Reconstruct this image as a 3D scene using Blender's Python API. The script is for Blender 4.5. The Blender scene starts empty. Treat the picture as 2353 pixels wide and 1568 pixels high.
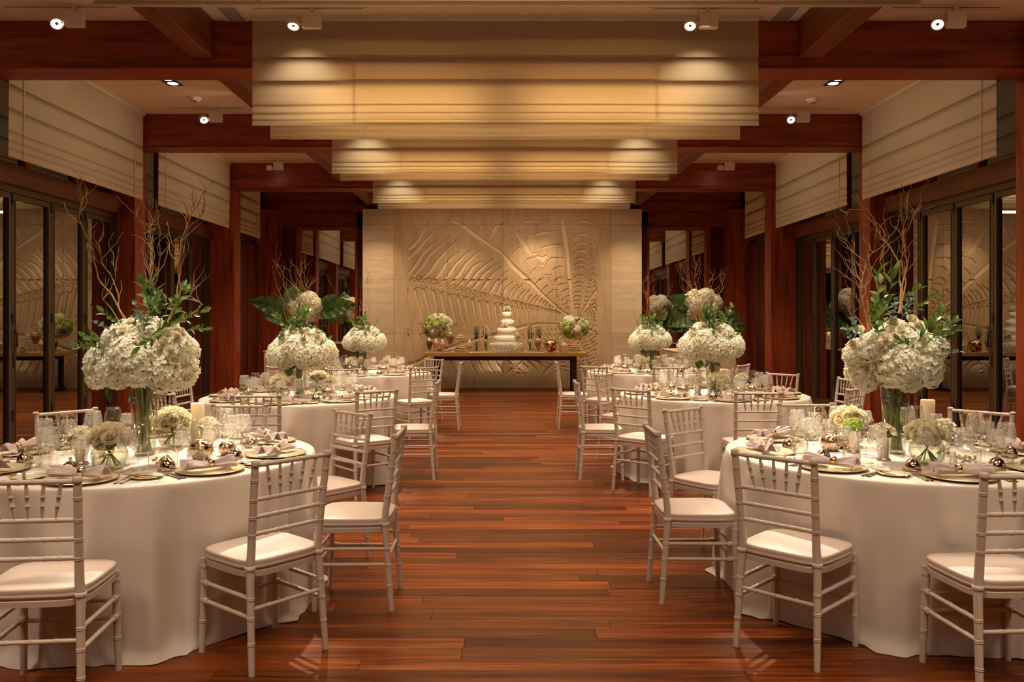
import bpy, math, random
import numpy as np
from mathutils import Vector, Matrix
PI = math.pi
rnd = random.Random(11)
SC = bpy.context.scene
COL = SC.collection
F = 1900.0; VX = 1155.0; VY = 732.0; H = 1.5

# ------------------------------------------------------------------ camera, world, exposure
cam = bpy.data.cameras.new('camera'); co = bpy.data.objects.new('camera', cam); COL.objects.link(co)
co.location = (0, 0, H); co.rotation_euler = (PI/2, 0, 0)
cam.sensor_width = 36; cam.lens = 36*F/2353; cam.shift_x = (1176.5-VX)/2353; cam.shift_y = (VY-784)/2353
cam.clip_start = .05; cam.clip_end = 200
SC.camera = co
w = bpy.data.worlds.new('world'); SC.world = w; w.use_nodes = True
w.node_tree.nodes['Background'].inputs[0].default_value = (.012, .014, .02, 1)
w.node_tree.nodes['Background'].inputs[1].default_value = .5
SC.view_settings.view_transform = 'Standard'; SC.view_settings.look = 'None'
SC.view_settings.gamma = 1; SC.view_settings.use_curve_mapping = False
SC.view_settings.exposure = -0.19
cy = SC.cycles
cy.max_bounces = 6; cy.diffuse_bounces = 4; cy.glossy_bounces = 3; cy.transmission_bounces = 4; cy.transparent_max_bounces = 16
cy.sample_clamp_indirect = 3; cy.caustics_reflective = False; cy.caustics_refractive = False
cy.use_denoising = True; cy.use_adaptive_sampling = True; cy.adaptive_threshold = .03

WARM = (1.0, .66, .36)
def spot(name, loc, tgt, power, deg, blend=.7, color=WARM, size=.04):
    l = bpy.data.lights.new(name, 'SPOT'); l.energy = power; l.spot_size = math.radians(deg); l.spot_blend = blend
    l.color = color; l.shadow_soft_size = size
    o = bpy.data.objects.new(name, l); COL.objects.link(o); o.location = loc
    o.rotation_euler = (Vector(tgt)-Vector(loc)).to_track_quat('-Z', 'Y').to_euler(); return o
def area(name, loc, tgt, power, sx, sy, color=WARM, spread=PI):
    l = bpy.data.lights.new(name, 'AREA'); l.energy = power; l.shape = 'RECTANGLE'; l.size = sx; l.size_y = sy; l.color = color; l.spread = spread
    o = bpy.data.objects.new(name, l); COL.objects.link(o); o.location = loc
    o.rotation_euler = (Vector(tgt)-Vector(loc)).to_track_quat('-Z', 'Y').to_euler(); return o
CZ = 4.28
TABLES = [('near left', -1.94, 4.48), ('middle left', -1.93, 7.85), ('far left', -1.89, 11.3),
          ('near right', 2.155, 4.54), ('middle right', 2.06, 8.1), ('far right', 2.09, 11.6)]
# soft fill added under the ceiling of every bay, not from any fitting
FILL = 70
for i, yy in enumerate((1.2, 5.6, 9.3, 12.8, 16.3)):
    for sx in (-3.4, 3.45):
        area('bay_fill', (sx, yy, CZ-.06), (sx, yy, 0), FILL*(.55 if i == 4 else 1), .8, 1.5, (1, .76, .52), 1.65)
area('aisle_fill', (0, 16.0, CZ-.06), (0, 16.6, 0), 48, 4.5, .5, (1, .72, .45), 2.6)  # added fill to lift the stone wall, no lamp hangs here
for yy in (1.6, 5.8, 9.6, 13.0):
    area('aisle_fill', (0, yy, CZ-.06), (0, yy, 0), FILL*1.0, 2.4, 1.2, (1, .74, .48), 2.2)  # added general fill over the aisle, belongs to no fitting
area('rear_fill', (0, -1.6, CZ-.1), (0, 5.5, .6), 42, 5, 1.6, (1, .78, .56))  # unseen frontal fill added behind the camera
# table spots from the tracks
TC = (1, .83, .62); FC = (1, .88, .70)
for i, (nm, tx, ty) in enumerate(TABLES):
    s = -1 if tx < 0 else 1
    spot('table_spot', (s*1.7, ty+2.6, 4.0), (tx-s*.33, ty+.02, .8), 1500, 22, .9, TC)
    spot('flower_spot', (s*3.75, ty+2.45, 4.05), (tx, ty, 1.1), 560, 17, .9, FC)
    spot('flower_spot', (s*1.75, ty-1.0, 4.05), (tx, ty, 1.15), 420, 19, .9, FC)
# stone wall washers
for x, tz, p in ((-2.6, 1.7, 95), (-.9, 1.4, 85), (.75, 1.9, 150), (2.6, 1.7, 95)):
    spot('wall_washer', (x, 16.55, 3.85), (x, 17.75, tz), p, 64, 1.0, (1, .70, .40))
spot('dessert_spot', (.1, 15.6, 4.1), (.05, 17.0, 1.25), 520, 19, .8, (1, .82, .58))
spot('dessert_spot', (1.3, 15.6, 4.1), (1.5, 17.0, 1.2), 360, 18, .8, (1, .82, .58))
spot('dessert_spot', (-1.2, 15.6, 4.1), (-1.3, 17.0, 1.2), 300, 18, .8, (1, .82, .58))
# pools on the hanging blinds and the glow between each pair
for Yf, Yt in ((7.58, 7.18), (11.1, 10.7), (14.6, 14.2)):
    for sx in (-1.82, 1.8):
        spot('blind_spot', (sx, Yt, 4.12), (sx, Yf, 3.45), 34, 84, 1.0, (1, .78, .50))
for Yb in (7.9, 11.43, 14.95):
    for sx in (-1.0, 1.0):
        area('blind_glow', (sx, Yb-.02, 3.72), (sx, Yb-.02, 2.0), 6.5, 1.6, .2, (1, .58, .22))
        area('blind_glow_up', (sx, Yb-.02, 3.42), (sx, Yb-.6, 3.6), 6, 1.6, .05, (1, .58, .22))
# small fill spots added to brighten the side blinds, no fittings there
for yy in (6.0, 9.5, 13.0):
    for s in (-1, 1):
        for d in (-.7, .7): spot('side_blind_fill', (s*3.3, yy+d, 4.22), (s*4.86, yy+d, 3.35), 19, 100, 1.0, (1, .78, .52), .1)
# corner spots on plinth flowers
for s in (-1, 1):
    spot('plinth_spot', (s*3.0, 13.9, 4.0), (s*3.82, 15.95, 1.3), 110, 30, .8, (1, .74, .48))

# ------------------------------------------------------------------ helpers
def tag(o, label=None, cat=None, group=None, kind=None):
    if label: o['label'] = label
    if cat: o['category'] = cat
    if group: o['group'] = group
    if kind: o['kind'] = kind
    return o
def empty(name, loc=(0, 0, 0), rz=0, **k):
    o = bpy.data.objects.new(name, None); COL.objects.link(o); o.location = loc; o.rotation_euler = (0, 0, rz)
    o.empty_display_size = .05; return tag(o, **k)
class MB:
    def __init__(s): s.v = []; s.f = []; s.sm = []
    def quad(s, pts, sm=False):
        n = len(s.v); s.v += [tuple(p) for p in pts]; s.f.append(tuple(range(n, n+len(pts)))); s.sm.append(sm)
    def box(s, x0, x1, y0, y1, z0, z1, bev=0):
        n = len(s.v)
        if bev <= 0:
            s.v += [(x, y, z) for z in (z0, z1) for y in (y0, y1) for x in (x0, x1)]
            for f in ((0, 2, 3, 1), (4, 5, 7, 6), (0, 1, 5, 4), (2, 6, 7, 3), (0, 4, 6, 2), (1, 3, 7, 5)):
                s.f.append(tuple(n+i for i in f)); s.sm.append(False)
        else:
            b = bev
            ring = lambda z, e: [(x0+e+b, y0+e, z), (x1-e-b, y0+e, z), (x1-e, y0+e+b, z), (x1-e, y1-e-b, z), (x1-e-b, y1-e, z), (x0+e+b, y1-e, z), (x0+e, y1-e-b, z), (x0+e, y0+e+b, z)]
            for z, e in ((z0, b), (z0+b, 0), (z1-b, 0), (z1, b)): s.v += ring(z, e)
            for r in range(3):
                for i in range(8):
                    j = (i+1) % 8; s.f.append((n+r*8+i, n+r*8+j, n+r*8+8+j, n+r*8+8+i)); s.sm.append(False)
            s.f.append(tuple(n+i for i in range(7, -1, -1))); s.f.append(tuple(n+24+i for i in range(8))); s.sm += [False, False]
        return s
    def tube(s, pts, rad, n=8, cap=True):
        pts = [Vector(p) for p in pts]; m = len(pts)
        if not hasattr(rad, '__len__'): rad = [rad]*m
        base = len(s.v); up = None
        for i, p in enumerate(pts):
            t = (pts[min(i+1, m-1)]-pts[max(i-1, 0)])
            if t.length < 1e-9: t = Vector((0, 0, 1))
            t.normalize()
            if up is None:
                up = Vector((1, 0, 0)) if abs(t.x) < .8 else Vector((0, 1, 0))
            a = t.cross(up)
            if a.length < 1e-6: a = t.orthogonal()
            a.normalize(); b = t.cross(a).normalized(); up = -b if False else b.cross(t) if False else up
            for k in range(n):
                q = 2*PI*k/n; s.v.append(tuple(p+(a*math.cos(q)+b*math.sin(q))*rad[i]))
        for i in range(m-1):
            for k in range(n):
                l = (k+1) % n
                s.f.append((base+i*n+k, base+(i+1)*n+k, base+(i+1)*n+l, base+i*n+l)); s.sm.append(True)
        if cap:
            e0 = len(s.v); s.v += s.v[base:base+n]; e1 = len(s.v); s.v += s.v[base+(m-1)*n:base+m*n]
            s.f.append(tuple(e0+k for k in range(n))); s.f.append(tuple(e1+n-1-k for k in range(n))); s.sm += [False, False]
        return s
    def lathe(s, prof, n=20, c=(0, 0, 0), cap=False):
        base = len(s.v)
        for r, z in prof:
            for k in range(n):
                q = 2*PI*k/n; s.v.append((c[0]+r*math.cos(q), c[1]+r*math.sin(q), c[2]+z))
        for i in range(len(prof)-1):
            for k in range(n):
                l = (k+1) % n
                s.f.append((base+i*n+k, base+i*n+l, base+(i+1)*n+l, base+(i+1)*n+k)); s.sm.append(True)
        if cap:
            s.f.append(tuple(base+n-1-k for k in range(n))); m = base+(len(prof)-1)*n
            s.f.append(tuple(m+k for k in range(n))); s.sm += [False, False]
        return s
    def grid(s, P, nu, nv, sm=True, closeu=False):
        base = len(s.v); s.v += [tuple(p) for p in P]
        for i in range(nu if closeu else nu-1):
            for j in range(nv-1):
                a = base+i*nv+j; b = base+((i+1) % nu)*nv+j
                s.f.append((a, b, b+1, a+1)); s.sm.append(sm)
        return s
    def mesh(s, name, mat):
        me = bpy.data.meshes.new(name); me.from_pydata(s.v, [], s.f)
        me.polygons.foreach_set('use_smooth', s.sm)
        if mat: me.materials.append(mat)
        me.update(); return me
    def build(s, name, mat, parent=None, loc=(0, 0, 0), rot=(0, 0, 0), **k):
        return inst(name, s.mesh(name, mat), parent, loc, rot, **k)
def inst(name, me, parent=None, loc=(0, 0, 0), rot=(0, 0, 0), scale=1, **k):
    o = bpy.data.objects.new(name, me); COL.objects.link(o)
    if parent: o.parent = parent
    o.location = loc; o.rotation_euler = rot
    if scale != 1: o.scale = (scale,)*3 if not hasattr(scale, '__len__') else scale
    return tag(o, **k)
KIDS = {}
def copy_tree(o, parent=None):
    c = o.copy(); COL.objects.link(c)
    if parent: c.parent = parent
    for ch in kids_of(o): copy_tree(ch, c)
    return c
def kids_of(o):
    if o.name not in KIDS: KIDS[o.name] = list(o.children)
    return KIDS[o.name]

# ------------------------------------------------------------------ materials
def mat(name, col=(.8, .8, .8), rough=.5, metal=0, **k):
    m = bpy.data.materials.new(name); m.use_nodes = True; p = m.node_tree.nodes['Principled BSDF']
    p.inputs['Base Color'].default_value = (*col, 1); p.inputs['Roughness'].default_value = rough; p.inputs['Metallic'].default_value = metal
    for a, v in k.items():
        nm = a.replace('_', ' ')
        if nm in p.inputs: p.inputs[nm].default_value = v
    return m
def N(m, t): return m.node_tree.nodes.new(t)
def L(m, a, b): m.node_tree.links.new(a, b)
def P(m): return m.node_tree.nodes['Principled BSDF']
def ramp(m, fac, stops):
    r = N(m, 'ShaderNodeValToRGB'); e = r.color_ramp.elements
    while len(e) < len(stops): e.new(.5)
    for i, (q, c) in enumerate(stops): e[i].position = q; e[i].color = (*c, 1)
    L(m, fac, r.inputs[0]); return r.outputs[0]
def coords(m, scale, world=True):
    if world: src = N(m, 'ShaderNodeNewGeometry').outputs['Position']
    else: src = N(m, 'ShaderNodeTexCoord').outputs['Object']
    mp = N(m, 'ShaderNodeMapping'); mp.inputs['Scale'].default_value = scale; L(m, src, mp.inputs['Vector']); return mp
def noise(m, vec, scale, detail=4, rough=.5, dist=0):
    n = N(m, 'ShaderNodeTexNoise'); n.inputs['Scale'].default_value = scale; n.inputs['Detail'].default_value = detail
    n.inputs['Roughness'].default_value = rough; n.inputs['Distortion'].default_value = dist
    L(m, vec, n.inputs['Vector']); return n.outputs['Fac']
def bump(m, h, strength, dist):
    b = N(m, 'ShaderNodeBump'); b.inputs['Strength'].default_value = strength; b.inputs['Distance'].default_value = dist
    L(m, h, b.inputs['Height']); L(m, b.outputs[0], P(m).inputs['Normal'])
def mixc(m, fac, a, b, mode='MIX'):
    x = N(m, 'ShaderNodeMix'); x.data_type = 'RGBA'; x.blend_type = mode
    if hasattr(fac, 'node'): L(m, fac, x.inputs[0])
    else: x.inputs[0].default_value = fac
    for i, c in ((6, a), (7, b)):
        if hasattr(c, 'node'): L(m, c, x.inputs[i])
        else: x.inputs[i].default_value = (*c, 1)
    return x.outputs[2]
def randval(m):
    oi = N(m, 'ShaderNodeObjectInfo'); g = N(m, 'ShaderNodeNewGeometry'); a = N(m, 'ShaderNodeMath'); a.operation = 'ADD'
    L(m, oi.outputs['Random'], a.inputs[0]); L(m, g.outputs['Random Per Island'], a.inputs[1])
    f = N(m, 'ShaderNodeMath'); f.operation = 'FRACT'; L(m, a.outputs[0], f.inputs[0]); return f.outputs[0]
def wood(name, sc, dark, mid, light, rough=.42, vary=.35, spec=.5):
    m = mat(name, mid, rough); rv = randval(m)
    mp = coords(m, sc)
    sh = N(m, 'ShaderNodeVectorMath'); sh.operation = 'SCALE'; sh.inputs[0].default_value = (7.3, 5.1, 9.7); L(m, rv, sh.inputs['Scale'])
    ad = N(m, 'ShaderNodeVectorMath'); L(m, mp.outputs[0], ad.inputs[0]); L(m, sh.outputs[0], ad.inputs[1])
    n1 = noise(m, ad.outputs[0], 1.0, 6, .62, .6)
    c = ramp(m, n1, ((.3, dark), (.5, mid), (.72, light)))
    rr = ramp(m, rv, ((0, (1-vary,)*3), (1, (1+vary*.3,)*3)))
    c = mixc(m, 1.0, c, rr, 'MULTIPLY'); L(m, c, P(m).inputs['Base Color'])
    rg = N(m, 'ShaderNodeMapRange'); L(m, n1, rg.inputs[0]); rg.inputs[3].default_value = rough-.08; rg.inputs[4].default_value = rough+.12
    L(m, rg.outputs[0], P(m).inputs['Roughness']); bump(m, n1, .12, .004)
    P(m).inputs['Specular IOR Level'].default_value = spec
    return m
WD, WM, WL = (.10, .010, .003), (.24, .034, .009), (.36, .075, .022)
M = {}
M['beamx'] = wood('mahogany_x', (1.3, 22, 16), WD, WM, WL, .45, .15)
M['beamy'] = wood('mahogany_y', (18, 1.2, 18), WD, (.16, .042, .014), (.24, .07, .025), .42, .15)
M['postz'] = wood('mahogany_z', (16, 16, 1.1), (.13, .016, .005), (.32, .055, .015), (.46, .11, .035), .42, .2)
M['panel'] = wood('mahogany_panel', (13, 13, .9), (.05, .006, .002), (.12, .018, .005), (.19, .036, .011), .4, .35)
M['floor'] = wood('floor_merbau', (1.4, 26, 1), (.085, .015, .003), (.22, .050, .009), (.43, .13, .026), .34, .66, .2)
M['oak'] = wood('oak_top', (2, 20, 20), (.42, .24, .075), (.52, .31, .11), (.60, .38, .15), .4, .1)
M['ceil'] = mat('ceiling_paint', (.80, .71, .55), .85)
M['white'] = mat('white_metal', (.75, .72, .66), .4)
M['grille'] = mat('grille_dark', (.10, .09, .07), .6)
M['bronze'] = mat('bronze_frame', (.105, .078, .048), .42, .55)
M['black'] = mat('black_metal', (.012, .011, .010), .45)
M['steel'] = mat('blackened_steel', (.028, .018, .012), .5, .3)
M['chair'] = mat('chair_lacquer', (.64, .58, .52), .34)
M['cushion'] = mat('cushion_vinyl', (.80, .70, .67), .42)
M['linen'] = m = mat('tablecloth_linen', (.72, .66, .62), .8)
mp = coords(m, (1, 1, 1), False); n = noise(m, mp.outputs[0], 260, 2); bump(m, n, .25, .002); P(m).inputs['Sheen Weight'].default_value = .15
n2 = noise(m, mp.outputs[0], 3.0, 3); L(m, ramp(m, n2, ((.3, (.68, .62, .58)), (.7, (.77, .71, .67)))), P(m).inputs['Base Color'])
M['napkin'] = None
M['gold'] = mat('gold_metal', (.80, .60, .34), .22, 1)
M['silver'] = mat('silver_metal', (.78, .66, .55), .10, 1)
M['silver2'] = mat('brushed_silver', (.78, .68, .60), .24, 1)
M['candle'] = mat('candle_wax', (.86, .72, .50), .5, Subsurface_Weight=.3)
M['wick'] = mat('candle_wick', (.05, .04, .03), .8)
M['water'] = None
def thin_glass(name, tint=(.97, .97, .95), lo=.055, hi=.75, rough=.02, etched=False, pw=3.0):
    m = bpy.data.materials.new(name); m.use_nodes = True; nt = m.node_tree; nt.nodes.clear()
    out = N(m, 'ShaderNodeOutputMaterial'); tr = N(m, 'ShaderNodeBsdfTransparent'); tr.inputs[0].default_value = (*tint, 1)
    gl = N(m, 'ShaderNodeBsdfGlossy'); gl.inputs['Roughness'].default_value = rough; gl.inputs[0].default_value = (.95, .93, .9, 1)
    lw = N(m, 'ShaderNodeLayerWeight'); lw.inputs[0].default_value = .5
    pwn = N(m, 'ShaderNodeMath'); pwn.operation = 'POWER'; L(m, lw.outputs['Facing'], pwn.inputs[0]); pwn.inputs[1].default_value = pw
    mr = N(m, 'ShaderNodeMapRange'); L(m, pwn.outputs[0], mr.inputs[0]); mr.inputs[3].default_value = lo; mr.inputs[4].default_value = hi
    mx = N(m, 'ShaderNodeMixShader'); L(m, mr.outputs[0], mx.inputs[0]); L(m, tr.outputs[0], mx.inputs[1]); L(m, gl.outputs[0], mx.inputs[2])
    res = mx.outputs[0]
    if etched:
        df = N(m, 'ShaderNodeBsdfDiffuse'); df.inputs[0].default_value = (.85, .82, .76, 1)
        tl = N(m, 'ShaderNodeBsdfTranslucent'); tl.inputs[0].default_value = (.85, .82, .76, 1)
        a = N(m, 'ShaderNodeMixShader'); a.inputs[0].default_value = .5; L(m, df.outputs[0], a.inputs[1]); L(m, tl.outputs[0], a.inputs[2])
        mp = coords(m, (1, 1, 1), False); n = noise(m, mp.outputs[0], 150, 2, .6, 1.5)
        sx = N(m, 'ShaderNodeSeparateXYZ'); L(m, mp.outputs[0], sx.inputs[0])
        band = ramp(m, sx.outputs[2], ((.0, (0,)*3), (.11, (0,)*3), (.125, (1,)*3), (.205, (1,)*3), (.212, (0,)*3)))
        spk = ramp(m, n, ((.47, (0,)*3), (.53, (.62,)*3)))
        k = N(m, 'ShaderNodeMath'); k.operation = 'MULTIPLY'; L(m, band, k.inputs[0]); L(m, spk, k.inputs[1])
        b = N(m, 'ShaderNodeMixShader'); L(m, k.outputs[0], b.inputs[0]); L(m, res, b.inputs[1]); L(m, a.outputs[0], b.inputs[2]); res = b.outputs[0]
    L(m, res, out.inputs[0]); return m
M['glass'] = thin_glass('clear_glass', lo=.085, hi=.85, pw=2.5); M['etched'] = thin_glass('etched_glass', etched=True)
M['crystal'] = thin_glass('cut_crystal', (.95, .94, .90), .12, .8, .08, pw=2)
M['vaseg'] = thin_glass('vase_glass', (.90, .93, .87), .10, .9, pw=2.2)
M['water'] = thin_glass('vase_water', (.93, .95, .86), .05, .5)
M['pane'] = thin_glass('door_glass', (.30, .31, .30), .095, .95, .0, pw=1.6)
M['mirror'] = mat('mirror_silver', (.80, .80, .76), .01, 1)
def leafy(name, c1, c2, trans=.35, rough=.5, sc=40):
    m = bpy.data.materials.new(name); m.use_nodes = True; p = P(m); p.inputs['Roughness'].default_value = rough
    rv = randval(m); mp = coords(m, (1, 1, 1)); n = noise(m, mp.outputs[0], sc, 3)
    s = N(m, 'ShaderNodeMath'); s.operation = 'ADD'; L(m, rv, s.inputs[0]); L(m, n, s.inputs[1])
    h = N(m, 'ShaderNodeMath'); h.operation = 'MULTIPLY'; h.inputs[1].default_value = .5; L(m, s.outputs[0], h.inputs[0])
    c = ramp(m, h.outputs[0], ((.25, c1), (.75, c2))); L(m, c, p.inputs['Base Color'])
    tl = N(m, 'ShaderNodeBsdfTranslucent'); L(m, c, tl.inputs[0]); mx = N(m, 'ShaderNodeMixShader'); mx.inputs[0].default_value = trans
    out = m.node_tree.nodes['Material Output']; L(m, p.outputs[0], mx.inputs[1]); L(m, tl.outputs[0], mx.inputs[2]); L(m, mx.outputs[0], out.inputs[0]); return m
M['hyd'] = leafy('hydrangea_petal', (.86, .82, .66), (.95, .93, .82), .4, .6)
M['hydcore'] = mat('hydrangea_core', (.42, .42, .22), .8)
M['rose'] = leafy('rose_petal', (.86, .78, .56), (.95, .90, .74), .35, .5)
M['green'] = leafy('leaf_green', (.045, .10, .012), (.14, .23, .035), .3, .35)
M['grey'] = leafy('leaf_eucalyptus', (.09, .13, .09), (.20, .26, .19), .25, .5)
M['lime'] = leafy('lime_petal', (.35, .48, .06), (.62, .70, .18), .4, .5)
M['big'] = leafy('elephant_leaf', (.05, .12, .03), (.13, .24, .07), .3, .32, 12)
M['stem'] = leafy('flower_stem', (.12, .16, .03), (.30, .36, .08), .1, .5)
M['branch'] = wood('willow_bark', (30, 30, 30), (.24, .11, .04), (.42, .23, .09), (.56, .35, .15), .6, .4)
def fabric(name, col, tr, sc=420, clear=.1):
    m = bpy.data.materials.new(name); m.use_nodes = True; p = P(m); p.inputs['Roughness'].default_value = .9
    tc = N(m, 'ShaderNodeTexCoord'); mp = N(m, 'ShaderNodeMapping'); mp.inputs['Scale'].default_value = (1, 1, 6); L(m, tc.outputs['Object'], mp.inputs[0])
    n = noise(m, mp.outputs[0], 40, 3); mp2 = N(m, 'ShaderNodeMapping'); mp2.inputs['Scale'].default_value = (6, 6, 1); L(m, tc.outputs['Object'], mp2.inputs[0])
    n2 = noise(m, mp2.outputs[0], 40, 3); ad = N(m, 'ShaderNodeMath'); L(m, n, ad.inputs[0]); L(m, n2, ad.inputs[1])
    c = ramp(m, ad.outputs[0], ((.7, tuple(x*.9 for x in col)), (1.0, col))) if False else mixc(m, n, tuple(x*.88 for x in col), tuple(min(1, x*1.08) for x in col))
    L(m, c, p.inputs['Base Color']); bump(m, ad.outputs[0], .2, .002)
    tl = N(m, 'ShaderNodeBsdfTranslucent'); L(m, c, tl.inputs[0]); mx = N(m, 'ShaderNodeMixShader'); mx.inputs[0].default_value = tr
    out = m.node_tree.nodes['Material Output']; L(m, p.outputs[0], mx.inputs[1]); L(m, tl.outputs[0], mx.inputs[2]); tp = N(m, 'ShaderNodeBsdfTransparent'); m2 = N(m, 'ShaderNodeMixShader'); m2.inputs[0].default_value = clear; L(m, mx.outputs[0], m2.inputs[1]); L(m, tp.outputs[0], m2.inputs[2]); L(m, m2.outputs[0], out.inputs[0]); return m
M['napkin'] = fabric('napkin_linen', (.78, .67, .68), .3, clear=.0)
M['blind'] = fabric('blind_linen', (.74, .66, .50), .45, clear=.16); M['blinds'] = fabric('side_blind_linen', (.90, .80, .60), .3, clear=.03)
def stone(name, sc, c1=(.50, .37, .22), c2=(.62, .48, .31), c3=(.70, .57, .40)):
    m = mat(name, c2, .7); mp = coords(m, sc); n1 = noise(m, mp.outputs[0], 1.0, 8, .65, .8)
    mp2 = coords(m, tuple(x*5 for x in sc)); n2 = noise(m, mp2.outputs[0], 1.0, 5, .6)
    c = ramp(m, n1, ((.3, c1), (.5, c2), (.7, c3)))
    pit = ramp(m, n2, ((.28, (.55, .5, .42)), (.36, (1, 1, 1))))
    c = mixc(m, 1.0, c, pit, 'MULTIPLY'); rv = randval(m)
    c = mixc(m, 1.0, c, ramp(m, rv, ((0, (.90, .89, .87)), (1, (1.04, 1.04, 1.04)))), 'MULTIPLY')
    if name == 'travertine_vertical':
        tc = N(m, 'ShaderNodeTexCoord'); sp_ = N(m, 'ShaderNodeSeparateXYZ'); L(m, tc.outputs['Object'], sp_.inputs[0])
        c = mixc(m, ramp(m, sp_.outputs[1], ((.004, (0,)*3), (.016, (1,)*3))), c, (.80, .66, .48))   # honed floor of the carving
    L(m, c, P(m).inputs['Base Color']); bump(m, n2, .25, .004); return m
M['stonev'] = stone('travertine_vertical', (7, 7, 1.1)); M['stoneh'] = stone('travertine_horizontal', (1.3, 1.3, 9), (.56, .44, .29), (.68, .56, .40), (.76, .65, .49))
def emit(name, c, s):
    m = bpy.data.materials.new(name); m.use_nodes = True; nt = m.node_tree; nt.nodes.clear()
    e = N(m, 'ShaderNodeEmission'); e.inputs[0].default_value = (*c, 1); e.inputs[1].default_value = s
    L(m, e.outputs[0], N(m, 'ShaderNodeOutputMaterial').inputs[0]); return m
M['lamp'] = emit('lamp_glow', (1, .88, .66), 14); M['flame'] = emit('candle_flame', (1, .62, .25), 22)
M['downl'] = emit('downlight_glow', (1, .86, .7), 3.0)
M['trough'] = emit('slot_glow', (1, .68, .30), 1.4)

# ------------------------------------------------------------------ setting: floor
fl = empty('floor', kind='structure')
ROOMX = 5.3; Y0 = -3.2; Y1 = 18.3
MB().box(-6.2, 6.2, Y0, Y1, -.12, -.014).build('subfloor', M['black'], fl)
BW = .118; y = 3.2; far = MB(); r = 0; cnt = 0
rf = random.Random(5)
def boards_for(yy):
    x = -5.3-rf.uniform(0, 1.9); out = []
    while x < 5.3:
        l = rf.uniform(1.1, 2.3); out.append((max(x, -5.3), min(x+l, 5.3))); x += l
    return [b for b in out if b[1]-b[0] > .05]
rows = []; yy = Y0
while yy < Y1: rows.append(yy); yy += BW
for yy in rows:
    for (a, b) in boards_for(yy):
        dz = rf.uniform(-.0008, 0)
        vis = yy > 3.0 and yy < 7.9
        xl = (0-VX)/F*(yy+.2)-.1; xr = (2353-VX)/F*(yy+.2)+.1
        if vis and b > xl and a < xr and cnt < 300:
            MB().box(a+.0008, b-.0008, yy+.0009, yy+BW-.0009, -.013, dz, .0012).build('floor_board', M['floor'], fl); cnt += 1
        else:
            far.box(a+.0008, b-.0008, yy+.0009, yy+BW-.0009, -.013, dz)
far.build('floor_boards_beyond', M['floor'], fl, kind='stuff')

# ------------------------------------------------------------------ ceiling, beams, posts
ce = MB().box(-6.2, 6.2, Y0, Y1+.6, CZ, CZ+.1).build('ceiling', M['ceil'], kind='structure')
BY = [(4.18, 4.53), (7.71, 8.06), (11.25, 11.60), (14.8, 15.15), (18.3, 18.6)]
BY0 = [(.65, 1.0), (-2.88, -2.53)]
BZ = 3.85; tn = [0]
def trim(mb, m, parent=None, name=None):
    tn[0] += 1; return mb.build(name or 'trim_%d' % tn[0], m, parent, kind='structure')
for a, b in BY0+BY:
    trim(MB().box(-5.6, 5.6, a, b, BZ, CZ, .006), M['beamx'])
    trim(MB().box(-5.6, 5.6, a-.012, b+.012, BZ-.025, BZ, .004), M['beamx'])
allb = BY0[::-1]+BY
for i in range(len(allb)-1):
    for xa, xb in ((-2.89, -2.69), (2.75, 2.96)):
        trim(MB().box(xa, xb, allb[i][1]+.012, allb[i+1][0]-.012, 3.92, CZ, .006), M['beamy'])
for k, (a, b) in enumerate(BY0+BY[:-1]):
    xi = 4.80 if k == 5 else 5.0
    for s in (-1, 1):
        trim(MB().box(min(s*xi, s*5.6), max(s*xi, s*5.6), a, b, 0, BZ-.025, .006), M['postz'])
# outer walls
for s, nm in ((-1, 'wall_left'), (1, 'wall_right')):
    wl = empty(nm, kind='structure')
    # boarded wall of the last bay
    yy = 15.75; k = 0
    while yy < 18.28:
        y2 = min(yy+.30, 18.3); d = 5.22+.012*(k % 2)
        MB().box(min(s*d, s*5.5), max(s*d, s*5.5), yy+.003, y2-.003, 0, 3.08, .004).build('wall_plank', M['panel'], wl); yy = y2; k += 1
    MB().box(min(s*5.24, s*5.5), max(s*5.24, s*5.5), 15.15, 15.75, 2.9, 3.08, .004).build('wall_plank', M['panel'], wl)
    MB().box(min(s*4.86, s*5.3), max(s*4.86, s*5.3), 17.72, 18.28, 0, BZ, .006).build('wall_pilaster', M['postz'], wl)
    MB().box(min(s*7.6, s*7.7), max(s*7.6, s*7.7), Y0, Y1+.6, -.1, CZ+.1).build('wall_beyond_glass', M['black'], wl)
    MB().box(min(s*5.3, s*7.6), max(s*5.3, s*7.6), Y0, Y1+.6, -.1, -.02).build('terrace_ground', M['steel'], wl)
MB().box(-7.7, 7.7, Y0-.1, Y0, -.1, CZ+.1).build('wall_front', M['panel'], kind='structure')

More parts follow.
